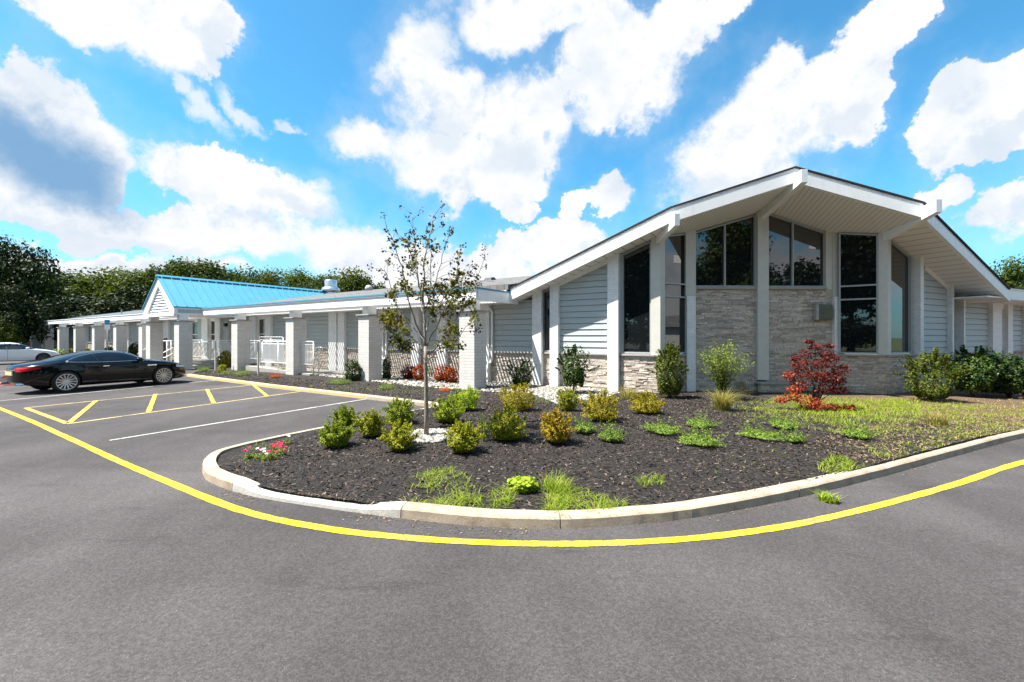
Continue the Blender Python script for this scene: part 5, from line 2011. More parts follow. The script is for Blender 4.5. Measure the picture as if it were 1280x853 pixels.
def red_maple():
    p, rx, rz = px_bush(986, 1070, 426, 520)
    p.x += .12
    rg = np.random.default_rng(304)
    root = empty('red_maple', p, 0, 'small red leaved maple with coral lower branches in front of the stone front', 'tree')
    pads = [(0, 0, .90, .26), (-.22, .1, .80, .33), (.25, -.1, .82, .30), (.55, .1, .74, .30), (-.5, -.1, .66, .36), (.1, -.3, .68, .38), (.62, -.2, .56, .34),
            (-.72, .0, .50, .30), (-.3, -.4, .50, .36), (.25, -.4, .48, .40), (.72, .1, .40, .28), (-.55, -.2, .36, .30), (.0, -.45, .33, .34), (.48, -.35, .30, .30),
            (0, .4, .6, .5), (-.4, .4, .45, .4), (.45, .4, .45, .4), (-.15, .05, .98, .14), (.42, 0, .92, .15), (-.62, 0, .74, .17), (.85, 0, .62, .15)]
    b = MB()
    for (x, y, z, r) in pads[:14]:
        e = Vector((x * rx * .9, y * rx * .9, z * rz))
        m_ = Vector((e.x * .3 + rg.normal() * .03, e.y * .3 + rg.normal() * .03, e.z * .5))
        b.tube([(rg.normal() * .03, rg.normal() * .03, -.06), m_, e], [.018, .012, .004], 6)
    b.build('trunk', M['bark'], root, smooth=True)
    P, Nn = pad_crown(rx * .95, rz, 3500, rg, [(a_, b_, c_, d_ * .86) for a_, b_, c_, d_ in pads], .06)
    keep = P[:, 2] > rz * .12
    P, Nn = P[keep], Nn[keep]
    coral = (P[:, 0] * -1 + P[:, 2] * .5 - P[:, 2] * .75 + rg.normal(size=len(P)) * .15 > rx * .52) | (rg.random(len(P)) < .02)  # sunlight on the left flank painted as coral leaves, plus a few strays
    add_mesh('crown', mesh_from_quads('crown', leaf_quads(P[~coral], Nn[~coral], .066 * rg.uniform(.6, 1.3, (~coral).sum()), .5, .6, rg=rg), LM['red']), root)
    add_mesh('sunlit_leaves', mesh_from_quads('sunlit_leaves', leaf_quads(P[coral], Nn[coral], .066 * rg.uniform(.6, 1.3, coral.sum()), .5, .6, rg=rg), LM['orangered']), root)
    low = [(-.85, -.35, .20, .26), (-.55, -.5, .16, .30), (-.25, -.55, .10, .26), (-1.05, -.1, .14, .20), (.15, -.5, .07, .18), (.6, -.45, .06, .20), (-.75, -.2, .30, .2), (-.45, -.5, .05, .25)]
    P, Nn = pad_crown(rx, rz, 1300, rg, low, .06, flat=.5)
    P[:, 2] = np.maximum(P[:, 2], .02)
    add_mesh('lower_branches', mesh_from_quads('lower_branches', leaf_quads(P, Nn, .064 * rg.uniform(.6, 1.2, len(P)), .5, rg=rg), LM['orangered']), root)
red_maple()

def cane_shrub(x0, x1, y0, y1, lm, lab, n_cane, per, size, seed, dy=0.0, Y=None):
    """many thin arching canes from one foot, leaves all along them"""
    p, rx, rz = px_bush(x0, x1, y0, y1, Y)
    p.y += dy
    rg = np.random.default_rng(seed)
    root = empty('loose_shrub', p, 0, lab, 'shrub')
    b = MB()
    Ps = []
    for k in range(n_cane):
        a = rg.uniform(0, 2 * math.pi); q = rg.uniform(.1, 1.0) ** .7
        h = rz * rg.uniform(.55, 1.0) * (1 - .28 * q)
        e = Vector((math.cos(a) * rx * q, math.sin(a) * rx * q, h))
        pts = []
        for i in range(7):
            t = i / 6
            pts.append(Vector((e.x * t ** 1.5 + rg.normal() * .012, e.y * t ** 1.5 + rg.normal() * .012, h * (1 - (1 - t) ** 1.35))))
        b.tube([Vector((rg.normal() * .05, rg.normal() * .05, -.04))] + pts[1:], [.007, .006, .005, .004, .0035, .003, .002], 5)
        for _ in range(per):
            t = rg.uniform(.18, 1.0) * 6
            i = min(5, int(t)); c = pts[i].lerp(pts[i + 1], t - i)
            Ps.append([c.x + rg.normal() * .05, c.y + rg.normal() * .05, max(.02, c.z + rg.normal() * .04)])
    b.build('stem', M['twig'], root)
    P = np.array(Ps); N_ = rg.normal(size=P.shape) * .6; N_[:, 2] += .8
    add_mesh('foliage', mesh_from_quads('foliage', leaf_quads(P, N_, size * rg.uniform(.6, 1.3, len(P)), .55, .3, rg=rg), LM[lm]), root)
cane_shrub(866, 938, 412, 498, 'loose', 'wispy pale green shrub in front of the stone front', 64, 52, .058, 501, Y=12.2)
cane_shrub(1046, 1086, 404, 497, 'loose', 'thin sprigs of pale green shrub right behind the red maple', 14, 30, .058, 502, .5)

# ---- grass-like plants
def blades(P, h, w, lean, rg, segs=3):
    """arching blades -> quads; P (n,3)"""
    n = len(P)
    a = rg.uniform(0, 2 * math.pi, n)
    d = np.stack([np.cos(a), np.sin(a), np.zeros(n)], 1)
    sd = np.stack([-np.sin(a), np.cos(a), np.zeros(n)], 1)
    hh = h * rg.uniform(.5, 1.2, n); ll = hh * lean * rg.uniform(.3, 1.3, n)
    out = []
    def pt(k):
        return P + d * (ll * k ** 1.8)[:, None] + np.array([0, 0, 1]) * (hh * (k - .25 * k ** 3 * np.minimum(lean, 1)))[:, None]
    for s in range(segs):
        k0, k1 = s / segs, (s + 1) / segs
        w0, w1 = w * (1 - k0 ** 2) * .5, w * (1 - k1 ** 2) * .5 + .0004
        p0, p1 = pt(k0), pt(k1)
        V = np.stack([p0 - sd * w0, p0 + sd * w0, p1 + sd * w1, p1 - sd * w1], 1)
        out.append(V)
    return np.concatenate(out, 1).reshape(-1, 3)     # islands: consecutive quads

def tuft(name, p, r, h, n, lm, label, cat, lean=.8, w=.008, seed=0, group=None, kind=None):
    rg = np.random.default_rng(2000 + seed)
    a = rg.uniform(0, 2 * math.pi, n); q = np.sqrt(rg.random(n)) * r
    P = np.stack([np.cos(a) * q, np.sin(a) * q, np.full(n, -.01)], 1)
    o = add_mesh(name, mesh_from_quads(name, blades(P, h, w, lean, rg), lm), None, p)
    return tag(o, label, cat, group, kind)
p = G(904, 513)
tuft('ornamental_grass', p, .14, .55, 420, LM['drygrass'], 'arching clump of pale ornamental grass below the wispy shrub', 'grass plant', .9, .009, 1)
tuft('ornamental_grass', G(840, 489) + Vector((-.5, .2, 0)), .12, .6, 240, LM['drygrass'], 'pale grass clump at the foot of the white pier left of the yew', 'grass plant', .8, .008, 2)
tuft('dry_stems', G(925, 489), .25, .7, 120, LM['straw'], 'dead straw stems beside the wispy shrub', 'dry plant', .7, .008, 3)
tuft('grass_tuft', G(695, 613), .17, .20, 260, LM['grass'], 'fine upright grass tuft right of the lime hosta', 'grass plant', .8, .006, 4)
tuft('grass_tuft', G(1170, 532), .16, .30, 300, LM['drygrass'], 'spiky grass tuft standing in the weedy lawn', 'grass plant', .5, .008, 5)
tuft('grass_tuft', G(790, 500) + Vector((0, .4, 0)), .2, .4, 200, LM['drygrass'], 'thin pale grass between the two low yellow shrubs', 'grass plant', .8, .008, 6)
tuft('weed', G(1036, 627, 0.0), .09, .12, 130, LM['grass'], 'green weed growing from the gutter at the kerb', 'weed', .9, .014, 7)
tuft('weed', G(603, 552), .035, .5, 16, LM['loose'], 'tall thin weed in front of the large olive shrub', 'weed', .3, .016, 8)

def scatter(name, region, n, h, w, lm, lean=1.0, seed=0, dens=None, label=None, zoff=-.005):
    """uncountable blades over a picture-space polygon laid on the ground"""
    rg = np.random.default_rng(3000 + seed)
    poly = [G(*q) for q in region]
    xs = [p.x for p in poly]; ys = [p.y for p in poly]
    pl = [(p.x, p.y) for p in poly]
    out = []
    while len(out) < n:
        x = rg.uniform(min(xs), max(xs)); y = rg.uniform(min(ys), max(ys))
        if not inside(x, y, pl) or not inside(x, y, BED_T):
            n -= .02
            continue
        v = mnoise.noise((x * 2.2 + seed, y * 2.2, seed * .7)) * .6 + mnoise.noise((x * 6 + seed, y * 6, 1)) * .4
        if dens is not None and rg.random() > 1 / (1 + math.exp(-(v + dens) * 9)):
            n -= .15
            continue
        out.append((x, y, bed_h(x, y) + zoff))
    P = np.array(out)
    o = add_mesh(name, mesh_from_quads(name, blades(P, h, w, lean, rg, 2), lm), None)
    return tag(o, label, None, None, 'stuff')
BED_T = [(p.x, p.y) for p in BED]
# tufts hanging over the front kerb
scatter('grass', [(498, 642), (520, 596), (560, 586), (600, 606), (645, 612), (640, 632), (606, 652)], 1500, .075, .007, LM['grass'], 1.9, 1, -.02)
scatter('grass', [(676, 650), (690, 612), (720, 612), (770, 628), (800, 640), (760, 652)], 1400, .07, .007, LM['grass'], 1.9, 2, .0)
scatter('grass', [(1020, 586), (1040, 570), (1072, 580), (1076, 596), (1050, 600)], 420, .08, .008, LM['grass'], 1.5, 3, .1)
scatter('grass', [(800, 600), (830, 598), (830, 610), (800, 612)], 120, .10, .007, LM['grass'], 1.2, 4)
scatter('grass', [(300, 560), (345, 552), (350, 580), (305, 580)], 160, .09, .008, LM['loose'], 1.2, 5)
# weedy lawn on the right
LAWN = [(940, 512), (960, 500), (985, 492), (1060, 498), (1150, 501), (1290, 512), (1500, 512), (1500, 530), (1280, 546), (1190, 568), (1120, 588), (1100, 576), (1060, 545), (1000, 535)]
scatter('grass', LAWN, 11500, .075, .009, LM['grass'], 1.5, 6, -.10)
scatter('grass', LAWN, 7500, .055, .007, LM['drygrass'], 1.8, 7, -.04)
scatter('grass', [(880, 512), (900, 500), (1000, 500), (1000, 522), (940, 530)], 900, .07, .009, LM['grass'], 1.5, 8, -.05)
scatter('grass', [(985, 500), (1150, 500), (1150, 530), (1010, 530)], 3000, .13, .010, LM['grass'], 1.2, 9, .05)
scatter('grass', [(1150, 506), (1190, 500), (1300, 500), (1500, 500), (1500, 516), (1290, 516)], 1300, .07, .012, LM['drygrass'], 1.4, 13, -.05)
scatter('grass', [(655, 492), (790, 486), (800, 500), (660, 505)], 800, .10, .010, LM['loose'], 1.3, 10, .0)
scatter('grass', [(420, 478), (600, 484), (590, 497), (400, 488)], 700, .08, .010, LM['juniper'], 1.3, 11, -.15)
scatter('grass', [(860, 575), (1080, 545), (1100, 585), (900, 610)], 260, .06, .008, LM['loose'], 1.3, 12, -.25)

# ---- mulch chips, brown litter and pebbles: loose pieces nobody could count
def chips(name, region, n, ln, m, seed, avoid=None, flat=.35):
    rg = np.random.default_rng(4000 + seed)
    poly = [G(*q) for q in region]
    pl = [(p.x, p.y) for p in poly]
    xs = [p[0] for p in pl]; ys = [p[1] for p in pl]
    pts = []
    tries = 0
    while len(pts) < n and tries < n * 8:
        tries += 1
        x = rg.uniform(min(xs), max(xs)); y = rg.uniform(min(ys), max(ys))
        if not inside(x, y, pl) or not inside(x, y, BED_T):
            continue
        if avoid and avoid(x, y, rg):
            continue
        pts.append((x, y, bed_h(x, y)))
    P = np.array(pts)
    k = len(P)
    a = rg.uniform(0, 2 * math.pi, k)
    tl = rg.normal(0, flat, k)
    t = np.stack([np.cos(a) * np.cos(tl), np.sin(a) * np.cos(tl), np.sin(tl)], 1)
    nn = rg.normal(size=(k, 3)) * .45; nn[:, 2] += 1
    nn -= t * np.sum(nn * t, 1, keepdims=True); nn /= np.linalg.norm(nn, axis=1, keepdims=True)
    b = np.cross(nn, t)
    L = (ln * rg.uniform(.4, 1.5, k))[:, None]; Wd = L * rg.uniform(.14, .38, k)[:, None]
    P[:, 2] += rg.uniform(.0, .012, k)
    V = np.stack([P - t * L / 2 - b * Wd / 2, P - t * L / 2 * .9 + b * Wd / 2, P + t * L / 2 + b * Wd / 2 * .7, P + t * L / 2 * .9 - b * Wd / 2], 1).reshape(-1, 3)
    o = add_mesh(name, mesh_from_quads(name, V, m), None)
    return tag(o, None, None, None, 'stuff')
FRONT_BED = [(255, 590), (300, 618), (400, 640), (500, 655), (700, 668), (900, 650), (1000, 628), (1130, 595), (1080, 545), (1060, 494), (860, 489), (780, 489), (700, 500), (540, 500), (500, 515), (380, 545)]
lawny = lambda x, y, rg: x > 5.2 and rg.random() < .5 + (x - 6) * .3
chips('mulch_chips', FRONT_BED, 62000, .040, M['chips'], 1, lawny)
chips('mulch_chips', [(235, 472), (340, 486), (460, 500), (560, 510), (640, 520), (660, 495), (560, 484), (420, 478), (330, 468), (240, 463)], 9000, .06, M['chips'], 2)
def kerb_grit(n, seed):
    rg = np.random.default_rng(seed)
    out = []
    for _ in range(n):
        i = int(rg.integers(0, len(fp) - 12)); q = fp[i].lerp(fp[i + 1], rg.random()); nn = normals(fp[i:i + 2])[0]
        c = q - nn * abs(rg.normal()) * .10
        if mnoise.noise((c.x * .8, c.y * .8, 2)) < -.05:
            continue
        out.append((c.x, c.y, .004))
    P = np.array(out); k = len(P)
    a = rg.uniform(0, 6.28, k); t = np.stack([np.cos(a), np.sin(a), rg.normal(0, .2, k)], 1)
    b = np.stack([-np.sin(a), np.cos(a), rg.normal(0, .2, k)], 1)
    L = (.016 * rg.uniform(.4, 1.8, k))[:, None]; W = L * rg.uniform(.3, .8, k)[:, None]
    P[:, 2] += L[:, 0] * .25
    V = np.stack([P - t * L / 2, P + b * W / 2, P + t * L / 2, P - b * W / 2], 1).reshape(-1, 3)
    tag(add_mesh('kerb_grit', mesh_from_quads('kerb_grit', V, M['chips_red'])), None, None, None, 'stuff')
kerb_grit(1200, 12)
chips('brown_litter', [(330, 625), (500, 648), (520, 640), (420, 622), (330, 610)], 900, .030, M['chips_red'], 3)
chips('brown_litter', [(1000, 560), (1090, 580), (1280, 548), (1500, 525), (1500, 515), (1150, 520), (1050, 535)], 5000, .045, M['chips_red'], 4)

def pebbles(name, centre_fn, n, size, seed):
    rg = np.random.default_rng(5000 + seed)
    base_v = []
    bm = bmesh.new(); bmesh.ops.create_icosphere(bm, subdivisions=1, radius=1)
    bv = np.array([v.co[:] for v in bm.verts]); bf = np.array([[v.index for v in f.verts] for f in bm.faces]); bm.free()
    P = np.array([centre_fn(rg) for _ in range(n)])
    s = size * rg.uniform(.5, 1.4, n)
    allv = np.empty((n, len(bv), 3)); 
    for i in range(n):
        sc = np.array([s[i] * rg.uniform(.8, 1.3), s[i] * rg.uniform(.7, 1.1), s[i] * rg.uniform(.45, .8)])
        a = rg.uniform(0, 6.28); c, q = math.cos(a), math.sin(a)
        v = bv * sc * (1 + rg.normal(0, .09, (len(bv), 1)))
        allv[i] = np.stack([v[:, 0] * c - v[:, 1] * q, v[:, 0] * q + v[:, 1] * c, v[:, 2]], 1) + P[i]
    nv = len(bv)
    F_ = (bf[None] + (np.arange(n) * nv)[:, None, None]).reshape(-1, 3)
    me = bpy.data.meshes.new(name)
    me.from_pydata(allv.reshape(-1, 3).tolist(), [], F_.tolist())
    me.materials.append(M['pebble'])
    me.polygons.foreach_set('use_smooth', [True] * len(me.polygons))
    o = add_mesh(name, me)
    return tag(o, None, None, None, 'stuff')
TREE_P = G(533, 546)
def ring(rg):
    a = rg.uniform(0, 6.28); q = math.sqrt(rg.random()) * .56
    x, y = TREE_P.x + .06 + math.cos(a) * q * 1.0, TREE_P.y + math.sin(a) * q * .8
    return (x, y, bed_h(x, y) + .012)
pebbles('gravel', ring, 900, .032, 1)
def in_poly(region):
    poly = [G(*q) for q in region]; pl = [(p.x, p.y) for p in poly]
    xs = [p[0] for p in pl]; ys = [p[1] for p in pl]
    def f(rg):
        while True:
            x = rg.uniform(min(xs), max(xs)); y = rg.uniform(min(ys), max(ys))
            if inside(x, y, pl) and inside(x, y, BED_T):
                return (x, y, bed_h(x, y) + .012)
    return f
pebbles('gravel', in_poly([(398, 470), (430, 474), (470, 478), (520, 484), (575, 488), (640, 492), (700, 494), (690, 484), (600, 474), (480, 464), (420, 462)]), 4200, .055, 2)
pebbles('gravel', in_poly([(655, 488), (700, 506), (745, 500), (775, 492), (740, 484), (690, 482)]), 1500, .05, 3)
pebbles('gravel', in_poly([(330, 464), (400, 470), (420, 466), (380, 460), (330, 457)]), 1000, .07, 4)

# ---- petunias near the kerb nose
def flower(px, py, lm, lab, seed, n=5):
    rg = np.random.default_rng(6000 + seed)
    p = G(px, py)
    root = empty('petunia', p, 0, lab, 'flower', 'petunias by the kerb nose')
    for k in range(n):
        c = np.array([rg.normal() * .055, rg.normal() * .045, .09 + rg.random() * .07])
        m_ = 7
        a = np.linspace(0, 2 * math.pi, m_, endpoint=False) + rg.random()
        P = c + np.stack([np.cos(a) * .012, np.sin(a) * .012, rg.normal(0, .003, m_)], 1)
        nn = np.stack([-np.cos(a) * .5, -np.sin(a) * .5 - .5, np.ones(m_)], 1)
        add_mesh('flower_head', mesh_from_quads('flower_head', leaf_quads(P, nn, np.full(m_, .030), .9, rg=rg), lm), root)
    P, Nn = bush_points(90, .10, .13, rg, 6, .5, .2, .3, .8)
    add_mesh('foliage', mesh_from_quads('foliage', leaf_quads(P, Nn, .035 * rg.uniform(.6, 1.2, len(P)), .5, rg=rg), LM['loose']), root)
flower(345, 566, LM['petal_red'], 'red petunia, back one of the flowers by the kerb nose', 1, 6)
flower(352, 570, LM['petal_red'], 'red petunia just right of the back red one', 2, 5)
flower(342, 575, LM['petal_pink'], 'crimson petunia in front of the red ones', 3, 4)
flower(312, 574, LM['petal_pink'], 'magenta petunia farthest left of the flowers', 4, 4)
flower(324, 575, LM['petal_white'], 'white petunia beside the magenta one', 5, 3)
flower(333, 576, LM['petal_white'], 'white petunia before the crimson one', 6, 2)
flower(360, 556, LM['petal_white'], 'white petunia at the back by the kerb', 7, 2)

# ---------------------------------------------------------------- the sapling in the pebble ring
def sapling():
    rg = np.random.default_rng(77)
    p = TREE_P
    Y = p.y
    root = empty('sapling', p, 0, 'young sparse leaved tree with thin upright branches in a white pebble ring', 'tree')
    def W(px, py, dy=0.0):
        k = Y + dy
        return Vector(((px - CX) / F * k - p.x, dy, CH + (HY - py) / F * k - p.z))
    b = MB()
    trunk = [Vector((0, 0, -.1)), W(533, 520), W(532.5, 480), W(532, 455), W(532, 433)]
    b.tube(trunk, [.045, .036, .033, .030, .028], 10)
    b.build('trunk', M['bark_pale'], root, smooth=True)
    B = MB()
    tips = []
    def limb(pts, r0, r1=.004):
        """pts: (px, py, depth); returns sample points"""
        q = [W(*a) for a in pts]
        # smooth a little
        s = []
        for i in range(len(q) - 1):
            for k in range(4):
                t = k / 4
                s.append(q[i].lerp(q[i + 1], t) + Vector(rg.normal(size=3).tolist()) * .010 * (i > 0 or k > 0))
        s.append(q[-1])
        n = len(s)
        B.tube(s, [r0 + (r1 - r0) * i / (n - 1) for i in range(n)], 6)
        return s
    limbs = [
        limb([(532, 434, 0), (531, 400, 0), (529, 365, .05), (530, 335, .05), (535, 303, 0), (543, 270, 0)], .024),
        limb([(532, 432, 0), (520, 405, -.15), (510, 375, -.25), (505, 345, -.3), (496, 310, -.35), (484, 288, -.4)], .015),
        limb([(531, 400, 0), (526, 370, .25), (521, 335, .3), (518, 300, .35), (515, 268, .4)], .013),
        limb([(532, 420, 0), (541, 390, .3), (545, 350, .35), (556, 310, .4), (566, 280, .45)], .013),
        limb([(532, 434, 0), (545, 412, -.2), (556, 385, -.35), (570, 350, -.4), (574, 320, -.4)], .013),
        limb([(532, 445, 0), (548, 430, .1), (566, 405, .2), (586, 375, .25), (606, 322, .3)], .014),
        limb([(532, 440, 0), (517, 425, .3), (503, 408, .4), (490, 402, .45), (478, 396, .5)], .011),
        limb([(532, 455, 0), (545, 440, -.3), (560, 432, -.5), (575, 420, -.6), (592, 398, -.6)], .011),
        limb([(530, 380, 0), (523, 350, -.3), (514, 322, -.45), (509, 300, -.5)], .009),
        limb([(531, 392, 0), (538, 360, -.25), (540, 320, -.3), (534, 285, -.35)], .010),
        limb([(532, 425, 0), (515, 410, .1), (497, 385, .2), (486, 350, .2), (480, 335, .2)], .010),
        limb([(533, 450, 0), (516, 436, -.3), (500, 424, -.5), (486, 412, -.6)], .008),
        limb([(540, 395, .2), (556, 372, .3), (572, 352, .3), (590, 338, .3)], .008),
        limb([(532, 410, 0), (548, 380, .55), (562, 365, .7), (584, 360, .8)], .008),
    ]
    clusters = []
    for s in limbs:
        n = len(s)
        for i in range(n // 3, n):
            if rg.random() < .86:
                # side twig
                d = (s[i] - s[max(0, i - 1)]).normalized()
                sd = Vector(rg.normal(size=3).tolist()); sd = (sd - d * sd.dot(d)).normalized()
                e = s[i] + (d * .7 + sd * .8).normalized() * rg.uniform(.08, .30)
                B.tube([s[i], s[i].lerp(e, .5) + Vector((0, 0, .01)), e], [.005, .0035, .002], 4)
                clusters.append((e, s[i]))
                if e.z < 2.7:
                    clusters.append((s[i].lerp(e, .55), s[i]))
            if rg.random() < .30 and i > n * .55:
                clusters.append((s[i], s[i - 1]))
    B.build('branches', M['bark_pale'], root, smooth=True)
    Pg, Ng, Pd, Nd = [], [], [], []
    for (e, a) in clusters:
        hi = (e.z > 2.55 and rg.random() < .75) or rg.random() < .16
        if e.z > 2.9 and rg.random() < .10:
            continue
        k = rg.integers(7, 13) if hi else rg.integers(15, 26)
        c = np.array(e[:]) + rg.normal(size=(k, 3)) * (.028 if hi else .046)
        nn = rg.normal(size=(k, 3)) * .7
        nn[:, 2] += .5
        (Pd if hi else Pg).append(c); (Nd if hi else Ng).append(nn)
    for nm, P, N_, lm, sz in (('leaves', Pg, Ng, LM['sapling'], .060), ('withered_leaves', Pd, Nd, LM['sapling_dark'], .044)):
        P, N_ = np.vstack(P), np.vstack(N_)
        # each leaf as a lobed pair of rhombs
        V1 = leaf_quads(P, N_, sz * rg.uniform(.7, 1.25, len(P)), .75, .9, rg=rg)
        add_mesh(nm, mesh_from_quads(nm, V1, lm), root)
sapling()

# ---------------------------------------------------------------- background trees
def tree_meshes(seed, H, Rr, n, size, lm, trunk_h=.25, lobes=26, squash=.8):
    """crown made of many leaf clumps spread through an uneven volume; returns (crown mesh, trunk mesh)"""
    rg = np.random.default_rng(seed)
    zc = H * (trunk_h + (1 - trunk_h) * .5)
    hz = H * (1 - trunk_h) * .5
    C = unit(lobes, rg) * (rg.random((lobes, 1)) ** .5 * .82)
    C = C * np.array([Rr, Rr, hz]) + np.array([0, 0, zc])
    rad = Rr * rg.uniform(.20, .40, lobes)
    rad[:3] *= 1.3
    pick = rg.integers(0, lobes, n)
    D = unit(n, rg)
    q = .45 + .6 * rg.random(n) ** .6
    P = C[pick] + D * (rad[pick] * q)[:, None] * np.array([1, 1, squash])
    # break the clumps up
    P += rg.normal(size=(n, 3)) * size * .8
    Nn = D * .9 + rg.normal(size=(n, 3)) * .6
    Nn[:, 2] += .5
    s = size * rg.uniform(.6, 1.4, n)
    crown = mesh_from_quads('crown', leaf_quads(P, Nn, s, .7, .3, rg=rg), lm)
    b = MB()
    tr = H * .022
    b.tube([(0, 0, -.3), (rg.normal() * .1, rg.normal() * .1, H * trunk_h), (rg.normal() * .3, rg.normal() * .3, H * .75)], [tr * 1.3, tr, tr * .3], 8)
    for k in range(9):
        e = Vector(C[k].tolist())
        z0 = H * rg.uniform(trunk_h * .8, .6)
        b.tube([(0, 0, z0), (e.x * .5, e.y * .5, z0 + (e.z - z0) * .6), e], [tr * .5, tr * .3, tr * .08], 5)
    t = b.build('trunk_src', M['bark'])
    me = t.data
    me.name = 'trunk'
    bpy.data.objects.remove(t)
    return crown, me, float(P[:, 2].max()), float(np.percentile(np.abs(P[:, 0]), 98) * 2)
KINDS = {
    'a': tree_meshes(11, 10, 4.2, 15000, .27, LM['tree_a'], .10, 38),
    'b': tree_meshes(12, 10, 4.0, 15000, .26, LM['tree_b'], .08, 40),
    'c': tree_meshes(13, 10, 4.6, 15000, .31, LM['tree_c'], .06, 40),
    'd': tree_meshes(14, 10, 3.4, 12000, .27, LM['tree_a'], .08, 30),
}
def tree(kind, px, top_py, Y, width_px, label, group, zr=0, X=None, z0=-.1):
    X = (px - CX) / F * Y if X is None else X
    Ht = CH + (HY - top_py) / F * Y
    root = empty('broadleaf_tree', (X, Y, z0), zr, label, 'tree', group)
    cr, tr, zmax, base_w = KINDS[kind]
    sx = width_px / F * Y / base_w
    for nm, me in (('crown', cr), ('trunk', tr)):
        o = add_mesh(nm, me, root)
        o.scale = (sx, sx, Ht / zmax)
    return root
GR = 'trees behind the long building'
BT = [
    ('c', 14, 288, 46, 74, 'tall dark tree at the left edge, highest of the trees', 1.0),
    ('c', -40, 292, 45, 90, 'tall dark tree cut off by the left edge of the photo', 4.0),
    ('c', 20, 350, 43, 60, 'low dark tree below the tall dark one at the left edge', 3.1),
    ('c', 58, 372, 50, 60, 'dark low tree behind the far end of the colonnade', 2.1),
    ('a', 82, 334, 62, 66, 'dark green tree just right of the tall dark tree', .3),
    ('c', 92, 362, 58, 60, 'dark tree over the far white pillars', 5.3),
    ('a', 118, 338, 66, 64, 'mid green tree behind the far pillars, second right of the dark one', 1.9),
    ('b', 140, 331, 64, 58, 'yellow green round tree left of the gable', 2.8),
    ('b', 166, 333, 63, 52, 'yellow green tree directly left of the gable peak', 5.0),
    ('c', 150, 366, 58, 70, 'dark tree under the yellow green pair left of the gable', 3.9),
    ('d', 191, 334, 66, 40, 'slender tree whose crown rises behind the gable peak', .9),
    ('d', 217, 322, 64, 36, 'upright tree just right of the gable peak', 4.2),
    ('a', 246, 321, 63, 42, 'tree rising highest above the blue roof', 1.4),
    ('c', 228, 346, 58, 52, 'dark tree right above the blue roof peak', .2),
    ('d', 274, 324, 64, 44, 'tree above the blue roof, right of the highest one', 2.3),
    ('a', 310, 331, 63, 40, 'tree in the middle above the blue roof', 3.3),
    ('b', 340, 331, 62, 40, 'light green tree above the right half of the blue roof', 4.6),
    ('b', 374, 332, 61, 44, 'light green tree above the end of the blue roof', .6),
    ('a', 405, 336, 60, 36, 'tree behind the steel exhaust fan', 5.7),
    ('b', 440, 331, 60, 48, 'rounded tree right of the exhaust fan, last of the row', 2.6),
    ('d', 462, 343, 61, 26, 'small tree end of the row beside the grey dome vent', 1.1),
    ('c', -130, 310, 50, 90, 'dark tree beyond the left edge of the photo', 2.4),
    ('a', -230, 320, 54, 90, 'second tree beyond the left edge of the photo', .4),
    ('b', -330, 325, 56, 90, 'third tree beyond the left edge of the photo', 1.4),
    ('c', -430, 318, 56, 100, 'fourth tree beyond the left edge of the photo', 3.4),
    ('c', 190, 352, 60, 60, 'dark undergrowth tree behind the gable', 2.0),
    ('c', 295, 341, 68, 60, 'dark tree low behind the blue roof ridge', 4.0),
    ('c', 258, 338, 70, 50, 'dark tree filling in behind the highest one above the blue roof', 1.0),
    ('c', 330, 343, 69, 56, 'dark tree behind the light green ones above the blue roof', 2.2),
    ('a', 360, 340, 69, 46, 'mid green tree between the two light green ones', 4.4),
    ('c', 392, 344, 68, 46, 'dark tree left of the exhaust fan', 3.4),
    ('a', 424, 340, 67, 40, 'mid green tree right behind the exhaust fan', 1.3),
    ('c', 206, 342, 72, 44, 'dark tree behind the gable peak, between two upright ones', 5.2),
]
for k, px, ty, Y, w, lab, zr in BT:
    tree(k, px, ty, Y, w * (1.12 if px < 60 else 1.5), lab, GR, zr)
tree('b', 1268, 317, 62, 62, 'leafy tree behind the low roof at the right edge', 'trees beyond the right wing', .7)
tree('a', 1330, 322, 66, 80, 'tree cut by the right edge of the photo', 'trees beyond the right wing', 2.7)
tree('c', 1300, 342, 60, 70, 'darker tree low behind the right wing eaves', 'trees beyond the right wing', 1.7)
# dark leafy mass close at the left edge: lower shrubs
for i, (px, ty, yb, w, lab) in enumerate(((6, 392, 440, 40, 'dark tall shrub at the left edge behind the white saloon'), (-30, 380, 440, 60, 'dark tall shrub outside the left edge'))):
    Y = 41
    root = empty('tall_shrub', ((px - CX) / F * Y, Y, 0), i * 1.3, lab, 'shrub')
    o = add_mesh('foliage', KINDS['b' if i == 0 else 'c'][0], root)
    o.scale = (w / F * Y / 8.6, w / F * Y / 8.6, (CH + (HY - ty) / F * Y) / 10.2)
# bushes before the pillars left of the portico
def far_bush(px, w, y0, y1, lm, lab, Y=None, seed=0, name='shrub', n=500, size=.16):
    h = hit_plane(px, y1, FO + NL * 1.2, EL)
    Yp = h.y
    rx = w / 2 * Yp / F
    rz = CH + (HY - y0) / F * Yp
    return bush(name, (h.x, h.y, .08), rx, rz, n, size, LM[lm], lab, 'shrub', 'shrubs along the left colonnade', seed=seed, lobes=12, amp=.35, shoot=8)
far_bush(167, 15, 427, 452, 'dark', 'dark rounded shrub left of the portico pillar', seed=80, n=900)
far_bush(136, 11, 432, 450, 'dark', 'dark shrub between the first two pillars left of the parking sign', seed=81)
far_bush(108, 10, 434, 446, 'yellowgreen', 'green shrub above the coupe roof', seed=82)
far_bush(87, 8, 437, 446, 'gold', 'yellow shrub between far pillars', seed=83)
far_bush(67, 6, 434, 446, 'dark', 'dark shrub right of the nose of the white saloon', seed=84)
far_bush(50.5, 5, 434.5, 442, 'yellowgreen', 'small green shrub between the third and fourth farthest pillars', seed=85)
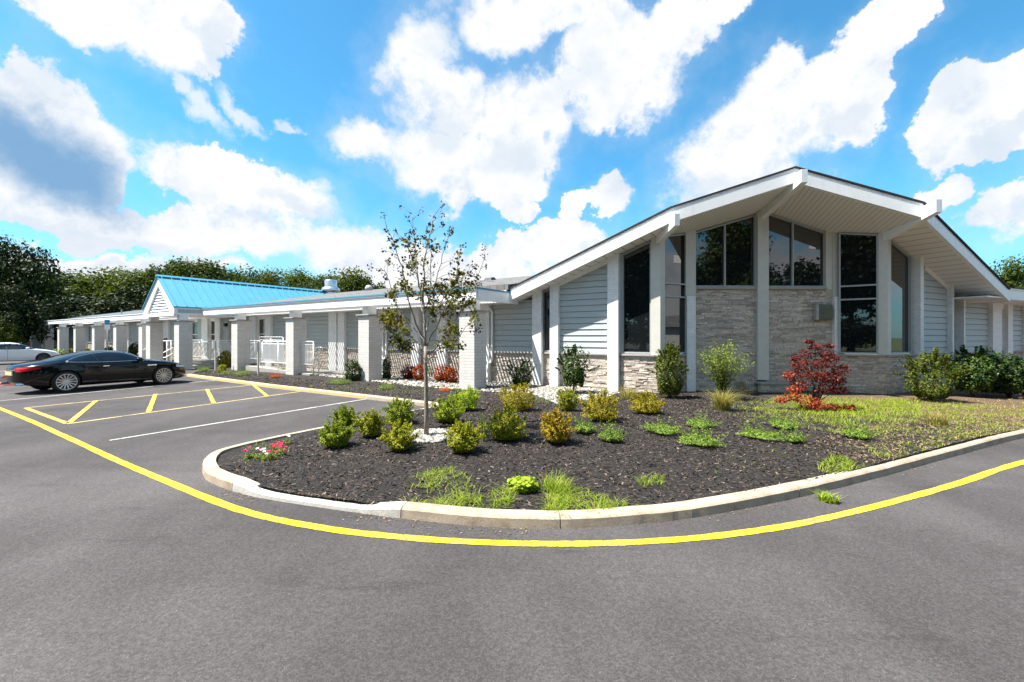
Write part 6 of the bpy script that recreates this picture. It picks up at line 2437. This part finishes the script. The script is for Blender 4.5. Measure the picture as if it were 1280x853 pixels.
far_bush(36.5, 4, 428, 442, 'rust', 'orange flowered plant between the two farthest pillars', seed=86, n=260)
# plants in the island behind the coupe
for i, (x, y, rx, rz, lm, lab) in enumerate(((-17.4, 17.9, .55, .45, 'yellowgreen', 'low green plant behind the tail of the coupe'), (-19.5, 17.8, .6, .35, 'maroon', 'dull reddish ground plant on the island left of the coupe'))):
    bush('shrub', (x, y, .1), rx, rz, 900, .07, LM[lm], lab, 'shrub', seed=90 + i, lobes=12, amp=.4)
p = hit_plane(72, 449, FO - NL * .6, EL)
bush('shrub', (p.x, p.y, .05), .9, .75, 700, .12, LM['juniper'], 'low spreading green shrub over the rear of the coupe', 'shrub', seed=95, lobes=12, amp=.4)

# ---------------------------------------------------------------- what the windows mirror: the far side of the road
GB = 'trees across the road mirrored in the window glass'
for i, (x, y, Ht, w, k) in enumerate(((-44, -10, 16, 16, 'c'), (-34, -17, 18, 17, 'c'), (-23, -22, 18, 16, 'c'), (-12, -25, 18, 16, 'c'), (-2, -26, 17, 15, 'a'), (8, -27, 18, 15, 'b'), (18, -27, 20, 16, 'b'), (28, -25, 20, 15, 'b'), (37, -23, 12, 12, 'c'), (46, -17, 9, 12, 'a'), (53, -10, 8, 11, 'c'))):
    root = empty('broadleaf_tree', (x, y, -.1), i * .9, 'tree across the road, seen only as a reflection in the window glass', 'tree', GB)
    for nm, me in (('crown', KINDS[k][0]), ('trunk', KINDS[k][1])):
        o = add_mesh(nm, me, root)
        o.scale = (w / 9, w / 9, Ht / 10.2)
for i in range(9):  # low dark shrubs added to darken the bottom of the window reflections
    a_ = R(200 + i * 17)
    x, y = math.cos(a_) * 36 * (1.0 if i < 5 else 1.1) + 3, math.sin(a_) * 21
    root = empty('tall_shrub', (x, y, -.1), i * .7, 'dark shrub added across the road to darken the window reflections', 'shrub', 'shrubs added across the road to darken the window reflections')
    o = add_mesh('foliage', KINDS['c'][0], root)
    o.scale = (.95, .95, .42)
hs = empty('neighbouring_house', (52, 3, 0), R(80), 'low pale house across the road, seen only as a reflection in the narrow bay window', 'house')
b = MB(); b.box(-8, 8, -3, 3, -.1, 3.0); b.build('wall', M['pillar'], hs)
b = MB(); b.raw([(-8.5, -3.5, 3.0), (8.5, -3.5, 3.0), (8.5, 0, 4.6), (-8.5, 0, 4.6), (8.5, 3.5, 3.0), (-8.5, 3.5, 3.0)], [(0, 1, 2, 3), (3, 2, 4, 5), (0, 3, 5), (1, 4, 2)]); b.build('roof', M['shingle'], hs)
for x in (-5, 0, 5):
    b = MB(); b.box(x - .7, x + .7, -3.04, -2.9, 1.0, 2.2); w_ = b.build('window', M['white'], hs)
    b = MB(); b.box(x - .6, x + .6, -3.07, -3.03, 1.1, 2.1); b.build('pane', M['glass'], w_)
    b = MB(); b.box(x - .6, x + .6, 2.98, 3.05, 1.1, 2.1); b.build('window', M['glass'], hs)
